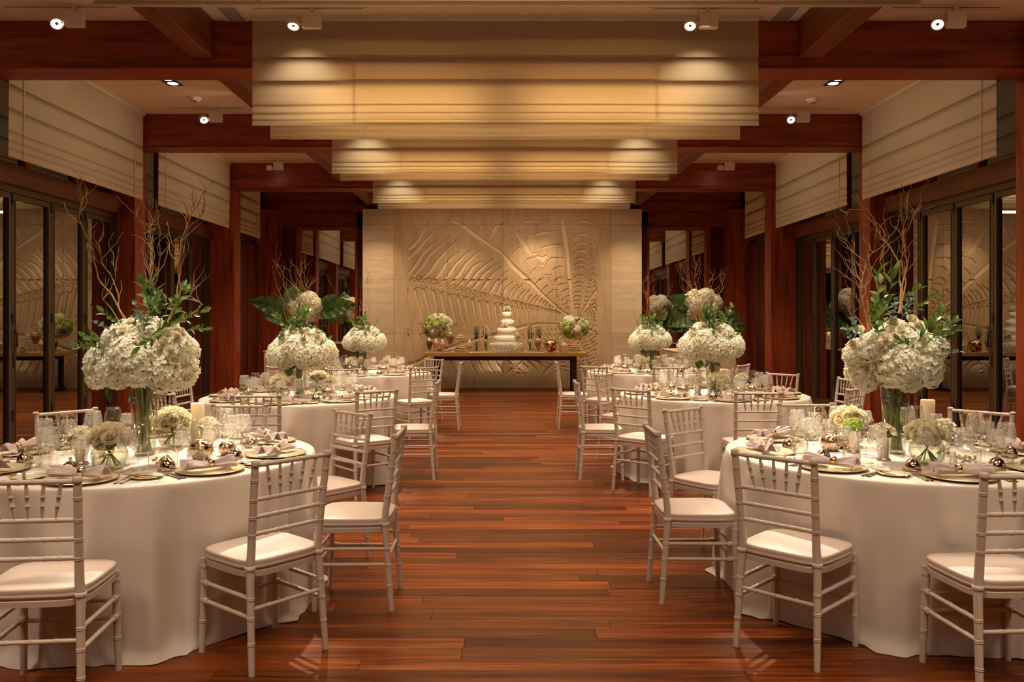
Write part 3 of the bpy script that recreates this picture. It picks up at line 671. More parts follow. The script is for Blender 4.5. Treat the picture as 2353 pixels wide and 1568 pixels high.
# ------------------------------------------------------------------ chair
def ringed(m, a, b, r, rings, n=12, extra=.004, ends=None):
    a = Vector(a); b = Vector(b); d = b-a; L_ = d.length; d = d/L_
    ts = []
    for t in rings:
        c = t*L_
        for off in (-.0036, .0036): ts += ([(c+off-.006, r)] if off < 0 else [])+[(c+off-.0024, r), (c+off-.0014, r+extra*.8), (c+off+.0014, r+extra*.8), (c+off+.0024, r)]+([(c+off+.006, r)] if off > 0 else [])
    pts = [(0, ends[0] if ends else r)]+ts+[(L_, ends[1] if ends else r)]
    m.tube([a+d*t for t, _ in pts], [x for _, x in pts], n)
def lerp(a, b, t): return tuple(a[i]+(b[i]-a[i])*t for i in range(3))
def make_chair():
    R = empty('banquet_chair')
    cm = M['chair']
    zt = .905
    def rear(s): return [(s*.19, -.205, 0), (s*.176, -.170, .44), (s*.172, -.172, .50), (s*.185, -.222, zt-.02)]
    for s in (-1, 1):
        p = rear(s); m = MB()
        pts = []; rad = []
        def seg(a, b, z_rings, ra, rb):
            for z in z_rings:
                t = (z-a[2])/(b[2]-a[2]); r0 = ra+(rb-ra)*t
                for off, e in ((-.010, 0), (-.0062, 0), (-.0052, .0018), (-.0022, .0018), (-.0010, .0002), (.0010, .0002), (.0022, .0018), (.0052, .0018), (.0062, 0), (.010, 0)):
                    tt = t+off/(b[2]-a[2]); pts.append(lerp(a, b, tt)); rad.append(r0+e)
        pts.append(p[0]); rad.append(.0135); seg(p[0], p[1], (.13, .235, .315), .014, .0175); pts.append(p[1]); rad.append(.018)
        pts.append(p[2]); rad.append(.018); seg(p[2], p[3], (.585, .66, .735, .82), .0175, .0155); pts.append(lerp(p[2], p[3], .985)); rad.append(.0155); pts.append(p[3]); rad.append(.0155)
        pts.append((p[3][0], p[3][1]-.002, zt-.019)); rad.append(.0185); pts.append((p[3][0], p[3][1]-.002, zt-.0175)); rad.append(.0185); pts.append((p[3][0], p[3][1]-.003, zt-.004)); rad.append(.0185); pts.append((p[3][0], p[3][1]-.003, zt)); rad.append(.013)
        m.tube(pts, rad, 14).build('rear_leg', cm, R)
        f0, f1 = (s*.192, .19, 0), (s*.185, .175, .425); m = MB()
        pts = [f0]; rad = [.0135]
        seg(f0, f1, (.14, .24, .318, .39), .014, .0175)
        pts.append(f1); rad.append(.018); m.tube(pts, rad, 14).build('front_leg', cm, R)
        for z in (.235, .315):
            a = lerp(p[0], p[1], z/.44); b = lerp(f0, f1, z/.425)
            m = MB(); ringed(m, a, b, .0095, (.22, .5, .76), 10, .002); m.tube([lerp(b, a, .035), lerp(b, a, .11)], .0145, 10); m.build('side_stretcher', cm, R)
    def yb(z): return -.172-(z-.5)/(zt-.52)*.05
    def xb(z): return .172+(z-.5)/(zt-.52)*.013
    m = MB(); ringed(m, (-.185, yb(.885), .885), (.185, yb(.885), .885), .0105, (.15, .29, .43, .57, .71, .85), 12, .002); m.build('top_rail', cm, R)
    for z in (.735, .66, .585):
        m = MB(); ringed(m, (-xb(z), yb(z), z), (xb(z), yb(z), z), .0095, (.2, .35, .5, .65, .8), 10, .002); m.build('back_rail', cm, R)
    for k in range(5):
        u = -1+k*.5; xt, xl = u*.125, u*.098
        a = Vector((xt, yb(.885), .878)); b = Vector((xl, yb(.735), .742)); d = b-a; pts = []; rad = []
        for t, r_ in ((0, .0045), (.12, .007), (.30, .0075), (.335, .0075), (.35, .0105), (.375, .0105), (.39, .0075), (.60, .0075), (.615, .0105), (.64, .0105), (.655, .0075), (.72, .0072), (1, .0035)):
            pts.append(a+d*t); rad.append(r_)
        MB().tube(pts, rad, 10).build('spindle', cm, R)
    z = .27; m = MB(); ringed(m, (-.182, -.183, z), (.182, -.183, z), .009, (.25, .5, .75), 10, .002); m.build('back_stretcher', cm, R)
    for z in (.225, .30): m = MB(); ringed(m, (-.187, .183, z), (.187, .183, z), .009, (.25, .5, .75), 10, .002); m.build('front_stretcher', cm, R)
    # seat frame and cushion from one outline
    def outline(e, n=40):
        o = []
        for k in range(n):
            t = 2*PI*k/n; c, s_ = math.cos(t), math.sin(t)
            ex = .42; x = abs(c)**ex*(1 if c > 0 else -1); y = abs(s_)**ex*(1 if s_ > 0 else -1)
            hw = .192+.014*(y+1)/2
            o.append((x*(hw+e), y*(.192+e)+.005))
        return o
    m = MB(); prof = ((-.012, .398), (0, .402), (.002, .425), (-.004, .432)); n = 40
    for e, z in prof: m.v += [(x, y, z) for x, y in outline(e)]
    for i in range(3):
        for k in range(n): m.f.append((i*n+k, i*n+(k+1) % n, (i+1)*n+(k+1) % n, (i+1)*n+k)); m.sm.append(False)
    m.f.append(tuple(range(n-1, -1, -1))); m.f.append(tuple(3*n+k for k in range(n))); m.sm += [False, False]
    m.build('seat_frame', cm, R)
    m = MB(); prof = ((-.010, .431), (.004, .436), (.008, .448), (.003, .4535), (.006, .457), (.004, .466), (.005, .470), (-.004, .474), (-.05, .482), (-.12, .485))
    for e, z in prof: m.v += [(x*1.0, y, z) for x, y in outline(e)]
    for i in range(len(prof)-1):
        for k in range(n): m.f.append((i*n+k, i*n+(k+1) % n, (i+1)*n+(k+1) % n, (i+1)*n+k)); m.sm.append(True)
    m.f.append(tuple(range(n-1, -1, -1))); m.f.append(tuple((len(prof)-1)*n+k for k in range(n))); m.sm += [False, True]
    cu = m.build('seat_cushion', M['cushion'], R)
    for s in (-1, 1):
        MB().lathe([(.0185, -.010), (.0225, -.006), (.0225, .006), (.0185, .010)], 14, (s*.176, -.171, .442)).build('cushion_tie', M['cushion'], cu)
    return R
CH = make_chair(); first = [True]; CHP = {i: [] for i in range(6)}
DIRN = [(-90, 'front'), (-45, 'front right'), (0, 'right'), (45, 'rear right'), (90, 'rear'), (135, 'rear left'), (180, 'left'), (-135, 'front left')]
def dirname(a):
    return min(DIRN, key=lambda d: abs((a-d[0]+180) % 360-180))[1]
def chair(ti, cx, cyy, face=None, note=''):
    nm, tx, ty = TABLES[ti]
    ang = math.degrees(math.atan2(cyy-ty, cx-tx)); dist = math.hypot(cyy-ty, cx-tx)
    if dist < 1.07: cx = tx+(cx-tx)*1.07/dist; cyy = ty+(cyy-ty)*1.07/dist; dist = 1.07
    CHP[ti].append((math.radians(ang), dist))
    o = CH if first[0] else copy_tree(CH); first[0] = False
    f = math.atan2(ty-cyy, tx-cx) if face is None else math.radians(face)
    o.location = (cx, cyy, 0); o.rotation_euler = (0, 0, f-PI/2)
    tag(o, 'white spindle-back banquet chair at the %s side of the %s table%s' % (dirname(ang), nm, note), 'chair', 'white spindle-back chairs around the round tables')
def chb(ti, bx, by, face=None, note=''):   # placed by the middle of the top rail
    nm, tx, ty = TABLES[ti]; f = math.atan2(ty-by, tx-bx) if face is None else math.radians(face)
    chair(ti, bx+.222*math.cos(f), by+.222*math.sin(f), math.degrees(f), note)
chair(0, -1.81, 3.32, 96); chair(0, -1.083, 3.74, 139.5); chair(0, -.775, 4.43, 180); chb(0, -.98, 5.32, 227); chb(0, -1.85, 5.60, 268); chb(0, -2.83, 5.38, -40)
chair(3, 2.035, 3.43, 93); chair(3, 1.345, 3.788, 45); chair(3, 1.04, 4.53, 0); chb(3, 1.21, 5.54, -51); chb(3, 2.14, 5.72, 270); chb(3, 3.10, 5.38, 222)
chb(1, -1.94, 6.50, 90); chb(1, -1.07, 6.93, 128); chb(1, -.62, 7.85, 180); chb(1, -2.78, 6.72, 55); chb(1, -3.12, 8.15, -5)
chb(2, -.97, 10.18, 125); chb(2, -1.07, 12.2, 228); chb(2, -.57, 11.25, 180); chb(2, -2.83, 10.3, 48); chb(2, -1.92, 9.86, 90)
chb(4, 2.085, 6.74, 90); chb(4, 1.09, 7.06, 47); chb(4, .70, 7.85, 0); chb(4, 1.12, 8.95, -35); chb(4, 3.05, 7.14, 135); chb(4, 3.44, 8.25, 184); chb(4, 3.05, 9.02, 222)
chb(5, 1.15, 10.4, 52); chb(5, .74, 11.35, 0); chb(5, 2.05, 10.2, 90); chb(5, 3.12, 10.72, 142); chb(5, 2.87, 12.45, 222)

# ------------------------------------------------------------------ tables and cloths
TR = .90; TZ = .76
def cloth(seed, presses=()):
    r = random.Random(seed); n = 300
    hs = [(r.choice((11, 13, 14)), r.uniform(0, 6.3), .42), (r.choice((21, 23, 26)), r.uniform(0, 6.3), .34), (r.choice((5, 6, 7)), r.uniform(0, 6.3), .3), (37, r.uniform(0, 6.3), .16)]
    def fold(t):
        v = sum(a*math.sin(k*t+p+.9*math.sin(3*t+p)) for k, p, a in hs); return v*(1.25 if v > 0 else .8)
    rows = [(.25, 0, 0), (.5, 0, 0), (.75, 0, 0), (TR-.03, 0, 0), (TR-.012, -.0015, 0), (TR-.004, -.005, 0), (TR, -.013, .0), (TR+.003, -.03, .001)]
    for z in (.06, .1, .15, .2, .26, .32, .38, .44, .5, .56, .62, .67, .71): rows.append((TR+.004+.012*z, -z, .105*(z/.74)**.75))
    rows += [(TR+.022, -.735, .075), (TR+.045, -.750, .08), (TR+.066, -.7565, .078), (TR+.075, -.7575, .075)]
    Pn = []
    for k in range(n):
        t = 2*PI*k/n; f = fold(t); f2 = fold(t*1.0+.35)
        for i, (rr, dz, a) in enumerate(rows):
            w_ = i/(len(rows)-1); ff = f*(1-w_*.3)+f2*w_*.3
            z = TZ+dz
            if i >= len(rows)-4: z += max(0, ff)*.012*(1 if i < len(rows)-1 else .6)
            R_ = rr+a*ff
            if dz < -.10:
                for ca, cd in presses:   # a pushed-in chair presses the hanging cloth back
                    dt = abs((t-ca+PI) % (2*PI)-PI)
                    if dt < .40:
                        lim = (cd-.222)/math.cos(dt)-.004+max(0, dt-.24)*.8+max(0, .26+dz)*.8
                        R_ = min(R_, max(.80, lim))
            Pn.append((R_*math.cos(t), R_*math.sin(t), max(.002, z)))
    m = MB(); m.grid(Pn, n, len(rows), True, True)
    c = len(m.v); m.v.append((0, 0, TZ))
    for k in range(n): m.f.append((c, ((k+1) % n)*len(rows), k*len(rows))); m.sm.append(True)
    return m
tab0 = None
for i, (nm, tx, ty) in enumerate(TABLES):
    t = empty('banquet_table', (tx, ty, 0), label='round banquet table hidden under the %s white cloth' % nm, cat='table', group='round banquet tables')
    if tab0 is None:
        tm = MB().lathe([(0, TZ-.03), (TR-.03, TZ-.03), (TR-.02, TZ-.018), (TR-.03, TZ-.006), (0, TZ-.006)], 48).mesh('tabletop', M['oak'])
        lm = MB().tube([(0, 0, 0), (0, 0, TZ-.03)], .02, 8).mesh('leg', M['steel']); tab0 = 1
    inst('tabletop', tm, t)
    for a in range(4): inst('leg', lm, t, (.5*math.cos(a*PI/2+.8), .5*math.sin(a*PI/2+.8), 0))
    cloth(40+i, CHP[i]).build('tablecloth', M['linen'], None, (tx, ty, 0), label='floor-length off-white cloth draped over the %s round table' % nm, cat='tablecloth', group='round white tablecloths')

# ------------------------------------------------------------------ tableware prototypes
ZT = TZ+.0008
PM = {}
PM['charger'] = MB().lathe([(0, .003), (.09, .003), (.10, .006), (.150, .010), (.160, .0135), (.1615, .0125), (.150, .0075), (.10, .001), (0, .0)], 48).mesh('charger', None)
mm = mat('charger_glass', (.74, .64, .43), .20, .22); mp = coords(mm, (1, 1, 1), False); n = noise(mm, mp.outputs[0], 90, 4); bump(mm, n, .5, .004); PM['charger'].materials.append(mm)
PM['crim'] = MB().lathe([(.158, .0118), (.1600, .0145), (.1625, .0128), (.1605, .0105)], 48).mesh('gold_rim', M['gold'])
PM['well'] = MB().lathe([(0, .0042), (.093, .0042), (.100, .0065)], 40).mesh('plate_well', mat('plate_gold_well', (.78, .69, .48), .25, .15))
PM['bread'] = MB().lathe([(0, .004), (.04, .004), (.05, .006), (.073, .011), (.0735, .0095), (.05, .0015), (0, .0)], 36).mesh('bread_plate', mat('bread_plate_glaze', (.76, .68, .52), .18))
PM['brim'] = MB().lathe([(.0715, .0105), (.0735, .0120), (.0750, .0105), (.0735, .0090)], 36).mesh('gold_rim', M['gold'])
def handle(m, L_, w0, w1, z=.0015, y0=0):
    n = 10; pts = []
    for i in range(n):
        t = i/(n-1); y = y0+L_*t; w = w0+(w1-w0)*(1-t)**1.6 if True else 0
        w *= 1+.12*math.sin(t*18)*(1 if t < .35 else 0); pts.append((w, y))
    for i in range(n-1):
        (a, ya), (b, y_b) = pts[i], pts[i+1]; h = .0028
        m.quad([(-a, ya, z), (a, ya, z), (b, y_b, z), (-b, y_b, z)]); m.quad([(-a*.6, ya, z+h), (a*.6, ya, z+h), (b*.6, y_b, z+h), (-b*.6, y_b, z+h)], True)
        for s in (-1, 1): m.quad([(s*a, ya, z), (s*b, y_b, z), (s*b*.6, y_b, z+h), (s*a*.6, ya, z+h)], True)
def fork():
    m = MB(); handle(m, .125, .0028, .0085)
    for s in (-1, 1):
        m.quad([(0, .12, .003), (s*.003, .125, .004), (s*.0105, .150, .005), (0, .150, .003)], True)
    for k in range(4):
        x = -.0085+k*.0057; m.box(x-.0014, x+.0014, .149, .198, .0035, .0055)
    return m.mesh('fork', M['silver2'])
def knife():
    m = MB(); handle(m, .10, .0055, .0085)
    m.box(-.0065, .0075, .10, .20, .0018, .0032); m.quad([(-.0065, .20, .0025), (.0075, .20, .0025), (.004, .215, .0025)]); return m.mesh('knife', M['silver2'])
def spoon():
    m = MB(); handle(m, .125, .0028, .0085)
    Pn = []
    for i in range(9):
        a = i/8
        for j in range(7):
            b = -1+2*j/6; w = .018*math.sin(PI*min(1, a*.93+.07))**.6; Pn.append((b*w, .122+a*.055, .002+.006*(b*b)+.004*abs(a-.5)*2))
    m.grid(Pn, 9, 7); return m.mesh('spoon', M['silver2'])
PM['fork'] = fork(); PM['knife'] = knife(); PM['spoon'] = spoon()
def napkin(seed):
    r = random.Random(seed); m = MB(); nu, nv = 29, 25
    fr = [r.uniform(.6, 1.3) for _ in range(4)]; ph = r.uniform(0, 1)
    for layer in range(3):
        Pn = []
        for i in range(nu):
            u = -1+2*i/(nu-1); au = abs(u); side = 0 if u < 0 else 1
            w_ = (.019+.066*min(1, au*1.15)**1.25)*(1 if side else .78)*(1-.06*layer)
            L_ = .135 if side else .115
            for j in range(nv):
                v = -1+2*j/(nv-1)
                fold = math.sin(v*PI*(2.3 if side else 1.7)*fr[side]+ph*3+layer*.22)
                hh = (.018+.026*min(1, au*1.2))*(.55+.5*fold)*(1-.25*abs(v)**3)
                z = .016+hh+layer*.0035
                y = v*w_*(1+.1*math.sin(u*5+layer)); x = u*L_*(1-.10*v*v*(1 if side else .4))+.006*math.sin(v*4+layer)
                Pn.append((x, y, z))
        m.grid(Pn, nu, nv)
    return m.mesh('napkin', M['napkin'])
PM['napkin'] = [napkin(s) for s in (1, 2, 3)]
PM['ring'] = MB().lathe([(.0225, -.011), (.0235, -.009), (.0235, .009), (.0225, .011), (.0205, .009), (.0205, -.009), (.0225, -.011)], 22).mesh('napkin_ring', M['gold'])
def wine(kind):
    if kind == 'wine': pr = [(.036, 0), (.037, .0015), (.010, .006), (.0042, .015), (.0038, .085), (.006, .092), (.022, .100), (.039, .118), (.047, .145), (.0465, .170), (.040, .205), (.0365, .226), (.0355, .226)]
    else: pr = [(.036, 0), (.037, .0015), (.012, .006), (.006, .015), (.005, .03), (.011, .040), (.006, .047), (.0085, .06), (.005, .075), (.009, .084), (.024, .094), (.041, .112), (.047, .135), (.0455, .160), (.040, .188), (.0365, .205), (.0355, .205)]
    return pr
PM['wine'] = MB().lathe(wine('wine'), 24).mesh('wine_glass', M['glass'])
PM['goblet'] = MB().lathe(wine('etched'), 24).mesh('etched_goblet', M['etched'])
sg = [(r*.86, z*.88) for r, z in wine('etched')]; PM['goblet2'] = MB().lathe(sg, 24).mesh('etched_goblet', M['etched'])
PM['tumbler'] = MB().lathe([(.0, .002), (.028, .002), (.036, .010), (.043, .030), (.044, .050), (.040, .075), (.037, .092), (.036, .092), (.039, .075), (.042, .050), (.041, .030), (.034, .013), (.0, .008)], 24).mesh('tumbler', M['glass'])
PM['dish'] = MB().lathe([(0, .001), (.040, .001), (.047, .006), (.046, .009), (.038, .005), (0, .004)], 24).mesh('glass_dish', M['crystal'])
PM['dome'] = MB().lathe([(.037, .006), (.0385, .012), (.037, .028), (.030, .045), (.018, .056), (.006, .061), (.004, .065), (.0075, .070), (.0075, .074), (.004, .079), (0, .080)], 28).mesh('cloche', M['silver'])
SETS = {0: [-88, -43, -1, 41, 86, 131, 176, -137], 1: [-90, -46, -2, 42, 87, 132, 177, -135], 2: [-90, -47, 0, 45, 90, 135, 180, -135],
        3: [-93, -138, 180, 135, 90, 45, 0, -48], 4: [-90, -135, 180, 138, 92, 46, 2, -45], 5: [-90, -133, 180, 135, 90, 45, 0, -43]}
rr = random.Random(21)
CENTRE = [(-1.93, 4.06, 0.1), (-1.9, 4.76, 0.1), (2.155, 4.2, 0.1), (2.02, 4.82, 0.1), (-2.05, 7.62, 0.1), (-1.8, 8.1, 0.1), (2.04, 7.82, 0.1), (-2.02, 11.12, 0.1), (1.89, 11.35, 0.1), (-2.14, 4.2, 0.055), (-1.64, 4.6, 0.055), (1.935, 4.56, 0.055), (1.985, 4.31, 0.055), (2.4, 4.5, 0.055), (-1.63, 7.88, 0.055), (1.88, 7.97, 0.055), (2.37, 8.2, 0.055), (-1.6, 11.4, 0.055), (2.32, 11.5, 0.055), (-1.585, 4.345, 0.065), (-1.49, 4.47, 0.065), (-2.12, 4.42, 0.065), (1.835, 4.62, 0.065), (1.93, 4.72, 0.065), (-1.63, 7.7, 0.065), (1.74, 7.98, 0.065), (-1.62, 11.2, 0.065), (1.7, 11.5, 0.065), (-1.7, 4.14, 0.08), (2.345, 4.19, 0.08), (-1.8, 7.64, 0.08), (2.22, 7.86, 0.08), (-1.82, 4.93, 0.065), (2.56, 4.98, 0.065), (-1.71, 8.18, 0.065), (2.27, 8.48, 0.065), (2.2, 11.78, 0.065)]   # centrepieces: x, y, radius
def clear_of(p, rad, tc):
    x, y, z = p
    for _ in range(4):
        for cx, cy_, cr in CENTRE+[(tc[0], tc[1], .10)]:
            d = math.hypot(x-cx, y-cy_)
            if 1e-6 < d < cr+rad: x, y = cx+(x-cx)/d*(cr+rad), cy_+(y-cy_)/d*(cr+rad)
    return (x, y, z)
for ti, angs in SETS.items():
    nm, tx, ty = TABLES[ti]
    for a in angs:
        A = math.radians(a); dn_ = dirname(a); out = Vector((math.cos(A), math.sin(A))); lat = Vector((-out.y, out.x))  # lat = right of a diner facing the centre -> sign below
        where = '%s place of the %s table' % (dn_, nm)
        def at(s, d): p = Vector((tx, ty))+out*d+lat*s; return (p.x, p.y, ZT)
        j = lambda k: rr.uniform(-k, k)
        p = at(j(.008), .712+j(.008)); rz = A-PI/2
        ch = inst('charger_plate', PM['charger'], None, p, (0, 0, rz), label='gold-tinted glass charger plate at the '+where, cat='plate', group='charger plates')
        inst('gold_rim', PM['crim'], ch); inst('plate_well', PM['well'], ch)
        nk = inst('napkin', PM['napkin'][rr.randrange(3)], None, (p[0], p[1], ZT+.002), (0, 0, rz+j(.25)+(PI if rr.random() < .5 else 0)), label='ringed lilac napkin at the '+where, cat='napkin', group='ringed lilac napkins')
        inst('napkin_ring', PM['ring'], nk, (-.004, 0, .038), (0, PI/2, 0), label='gold napkin ring')
        if TABLES[ti][2] < 15:
            bp = at(-.275, .655); b = inst('bread_plate', PM['bread'], None, bp, label='small gold-rimmed bread plate at the '+where, cat='plate', group='bread plates'); inst('gold_rim', PM['brim'], b)
        if ty < 10:
            for s, d, k, lb in ((-.185, .80, 'fork', 'outer silver fork'), (-.205+.04, .80, 'fork', 'inner silver fork'), (.182, .80, 'knife', 'silver dinner knife'), (.208, .80, 'spoon', 'silver spoon')):
                q_ = at(s, d); inst(k, PM[k], None, q_, (0, 0, A+PI/2+j(.05)), label='%s at the %s' % (lb, where), cat=k, group='silver %ss on the tables' % k)
            q_ = at(-.245, .74); inst('knife', PM['knife'], None, (q_[0], q_[1], ZT+.0105), (0, 0, A+PI/2+.5), label='butter knife on the bread plate at the '+where, cat='knife', group='butter knives on the tables')
        for s, d, k, nm2, lb in ((.115, .50, 'goblet', 'goblet', 'large frost-etched goblet'), (.035, .425, 'wine', 'wine_glass', 'tall clear wine glass'), (-.05, .47, 'goblet2', 'goblet', 'smaller frost-etched goblet'), (.02, .535, 'tumbler', 'tumbler', 'low clear tumbler')):
            q_ = clear_of(at(s+j(.012), d+j(.012)), .052, (tx, ty)); inst(nm2, PM[k], None, q_, (0, 0, j(3)), label='%s at the %s' % (lb, where), cat='glass', group='%ss on the tables' % lb)
        q_ = at(-.135+j(.01), .54+j(.01)); di = inst('butter_dish', PM['dish'], None, q_, label='silver-domed butter dish at the '+where, cat='butter dish', group='domed butter dishes')
        inst('dome_lid', PM['dome'], di, label='polished silver dome with knob')

# ------------------------------------------------------------------ flowers
def fib(n, zmin=-1):
    out = []; g = PI*(3-5**.5)
    for i in range(n):
        z = 1-(1-zmin)*(i+.5)/n; r = math.sqrt(max(0, 1-z*z)); out.append(Vector((r*math.cos(g*i), r*math.sin(g*i), z)))
    return out
def hydrangea(seed, n=300, zmin=-.8, sz_=.245):
    r = random.Random(seed); m = MB()
    for d in fib(n, zmin):
        d = (d+Vector((r.uniform(-.1, .1), r.uniform(-.1, .1), r.uniform(-.1, .1)))).normalized(); c = d*(1+r.uniform(-.12, .09)+.05*math.sin(d.x*5+seed)*math.sin(d.y*5))
        a = d.orthogonal().normalized(); b = d.cross(a); q0 = r.uniform(0, PI)
        for k in range(4):
            t = q0+k*PI/2+r.uniform(-.15, .15); u = a*math.cos(t)+b*math.sin(t); v = d.cross(u); s = sz_*r.uniform(.8, 1.15)*.62
            up = d*r.uniform(.05, .45)*s
            m.quad([c, c+u*s*.38-v*s*.46+up*.25, c+u*s*.82-v*s*.40+up*.9, c+u*s*1.08+up*1.35, c+u*s*.82+v*s*.40+up*.9, c+u*s*.38+v*s*.46+up*.25], True)
    return m
HY = []
for s in range(3):
    m = hydrangea(s+1); me = m.mesh('hydrangea_head', M['hyd']); HY.append(me)
HYL = hydrangea(9, 110, -.8, .26).mesh('lime_hydrangea_head', M['lime'])
CORE = MB().lathe([(.0, -.72), (.4, -.62), (.7, -.3), (.8, .1), (.66, .48), (.36, .74), (0, .82)], 12).mesh('flower_core', M['hydcore'])
def rose(seed):
    r = random.Random(seed); m = MB()
    layers = [(.16, .95, 5, .30), (.33, .92, 5, .36), (.55, .84, 6, .46), (.78, .66, 6, .50), (.98, .40, 7, .52)]
    for li, (R, ztop, n, wd) in enumerate(layers):
        off = r.uniform(0, 6)
        for k in range(n):
            t0 = off+2*PI*k/n; Pn = []; W = 2*PI/n*.78
            for i in range(5):
                u = -1+i/2; t = t0+u*W
                for j in range(5):
                    v = j/4; rad = R*(.25+.75*math.sin(v*PI/2*(1.0)))+(.16*R*max(0, v-.7)/.3 if li > 1 else 0)
                    z = -.35+(ztop+.35)*v*(1-.13*u*u)-(.10*max(0, v-.8)/.2 if li > 2 else 0)
                    rad += .05*math.sin(3*t+li)*v
                    Pn.append((rad*math.cos(t), rad*math.sin(t), z))
            m.grid(Pn, 5, 5)
    return m.mesh('rose', M['rose'])
RO = [rose(1), rose(2)]
def leaf(m, base, d, nrm, L_, W):
    d = d.normalized(); s = d.cross(nrm).normalized(); n2 = s.cross(d).normalized()
    pts = [(0, 0), (.22, .7), (.5, 1), (.78, .62), (1, 0)]
    P_ = [[base+d*L_*t+s*W*w_*k*.5+n2*(W*w_*abs(k)*.18-L_*.18*t*t) for k in (-1, 0, 1)] for t, w_ in pts]
    for i in range(4):
        for k in range(2): m.quad([P_[i][k], P_[i+1][k], P_[i+1][k+1], P_[i][k+1]], True)
def sprig(seed, n=9, L_=1.0, lf=.42, lw=.19, roundl=False):
    r = random.Random(seed); m = MB(); pts = [Vector((0, 0, 0))]; d = Vector((r.uniform(-.2, .2), r.uniform(-.2, .2), 1))
    for i in range(8): d = (d+Vector((r.uniform(-.15, .15), r.uniform(-.15, .15), 0))).normalized(); pts.append(pts[-1]+d*L_/8)
    m.tube(pts, [.018*(1-i/10) for i in range(9)], 5, False)
    for i in range(n):
        t = .15+.85*i/(n-1); p = pts[min(8, int(t*8))]; a = i*2.4+r.uniform(-.4, .4); el = r.uniform(.3, .9)+t*.4
        dd = Vector((math.cos(a)*math.cos(el), math.sin(a)*math.cos(el), math.sin(el)))
        leaf(m, p, dd, Vector((0, 0, 1)).cross(dd).cross(dd)*-1+Vector((0, 0, .01)), lf*r.uniform(.7, 1.1), (lw if not roundl else lf*.8))
    return m
SP = [sprig(s).mesh('leaf_sprig', M['green']) for s in (1, 2, 3)]; SE = [sprig(s, 11, 1, .24, .2, True).mesh('eucalyptus_sprig', M['grey']) for s in (4, 5)]
def head(name, me, parent, loc, R, up=(0, 0, 1), core=False, squash=1):
    q_ = Vector(up).normalized().to_track_quat('Z', 'Y').to_euler()
    o = inst(name, me, parent, loc, q_, (R, R, R*squash))
    if core: inst('flower_core', CORE, o, (0, 0, 0))
    return o
def branch(parent, pts, r0, seed, twigs=5, wig=.02):
    r = random.Random(seed); m = MB(); P_ = []
    pts = [Vector(p) for p in pts]
    for i in range(len(pts)-1):
        n = max(3, int((pts[i+1]-pts[i]).length/.035))
        for k in range(n): P_.append(pts[i].lerp(pts[i+1], k/n))
    P_.append(pts[-1]); ph = [r.uniform(0, 6) for _ in range(3)]
    Q = []
    for i, p in enumerate(P_):
        f = min(1, i/3); Q.append(p+Vector((math.sin(i*.75+ph[0])*wig+math.sin(i*1.7+ph[1])*wig*.4, math.cos(i*.65+ph[2])*wig, math.sin(i*1.1+ph[1])*wig*.35))*f)
    N_ = len(Q); m.tube(Q, [r0*(1-.75*i/N_) for i in range(N_)], 5)
    for k in range(twigs):
        i = int(N_*r.uniform(.25, .93)); p = Q[i]; d = (Q[min(i+1, N_-1)]-Q[i-1]).normalized(); d = (d+Vector((r.uniform(-1, 1), r.uniform(-.6, .6), r.uniform(-.1, .7)))).normalized(); T = [p]
        for s in range(r.randint(4, 8)):
            d = (d+Vector((r.uniform(-.55, .55), r.uniform(-.4, .4), r.uniform(-.15, .5)))).normalized(); T.append(T[-1]+d*.026)
        m.tube(T, [r0*.5*(1-.7*s/len(T)) for s in range(len(T))], 4)
    m.build('willow_branch', M['branch'], parent)
def tall_vase(e, h=.42, rt=.084, rb=.054, fill=.55, stems=26, seed=1):
    r = random.Random(seed)
    pr = [(0, .004), (rb*.9, .004), (rb, .02)]+[(rb+(rt-rb)*t**1.4, h*t) for t in (.2, .4, .6, .8, .92, 1)]
    MB().lathe(pr, 32).build('glass_vase', M['vaseg'], e); MB().lathe([(0, 0), (rb*.95, 0), (rb, .012), (rb*.9, .014), (0, .014)], 28).build('vase_base', M['crystal'], e)
    wl = [(0, .016), (rb*.86, .016)]+[(rb*.93+(rt-rb)*t**1.4, h*t) for t in (.2, .4, fill)]+[(0, h*fill)]
    MB().lathe(wl, 28).build('vase_water', M['water'], e)
    m = MB()
    for k in range(stems):
        a = 2*PI*k/stems+r.uniform(-.2, .2); b = a+r.uniform(1.5, 3.4); r1 = rb*r.uniform(.2, .8); r2 = rt*r.uniform(.3, .85)
        m.tube([(r1*math.cos(a), r1*math.sin(a), .02), ((r1*math.cos(a)+r2*math.cos(b))*.4, (r1*math.sin(a)+r2*math.sin(b))*.4, h*.55), (r2*math.cos(b), r2*math.sin(b), h*1.08)], r.uniform(.0035, .0055), 6)
    m.build('flower_stems', M['stem'], e)
    m = MB()
    for k in range(12):
        a = r.uniform(0, 6.28); z = h*r.uniform(.62, .98); q_ = Vector((math.cos(a)*rt*.45, math.sin(a)*rt*.45, z)); leaf(m, q_, Vector((math.cos(a+1), math.sin(a+1), -.3)), Vector((0, 0, 1)), .06, .045)
    m.build('vase_leaves', M['grey'], e)
def px2(e, Y, dy=0):   # pixel of photo -> local coordinates of empty e, on the plane Y+dy
    def f(px, py, d=0):
        yy = Y+dy+d; return ((px-VX)*yy/F-e.location.x, yy-e.location.y, H-(py-VY)*yy/F-e.location.z)
    return f
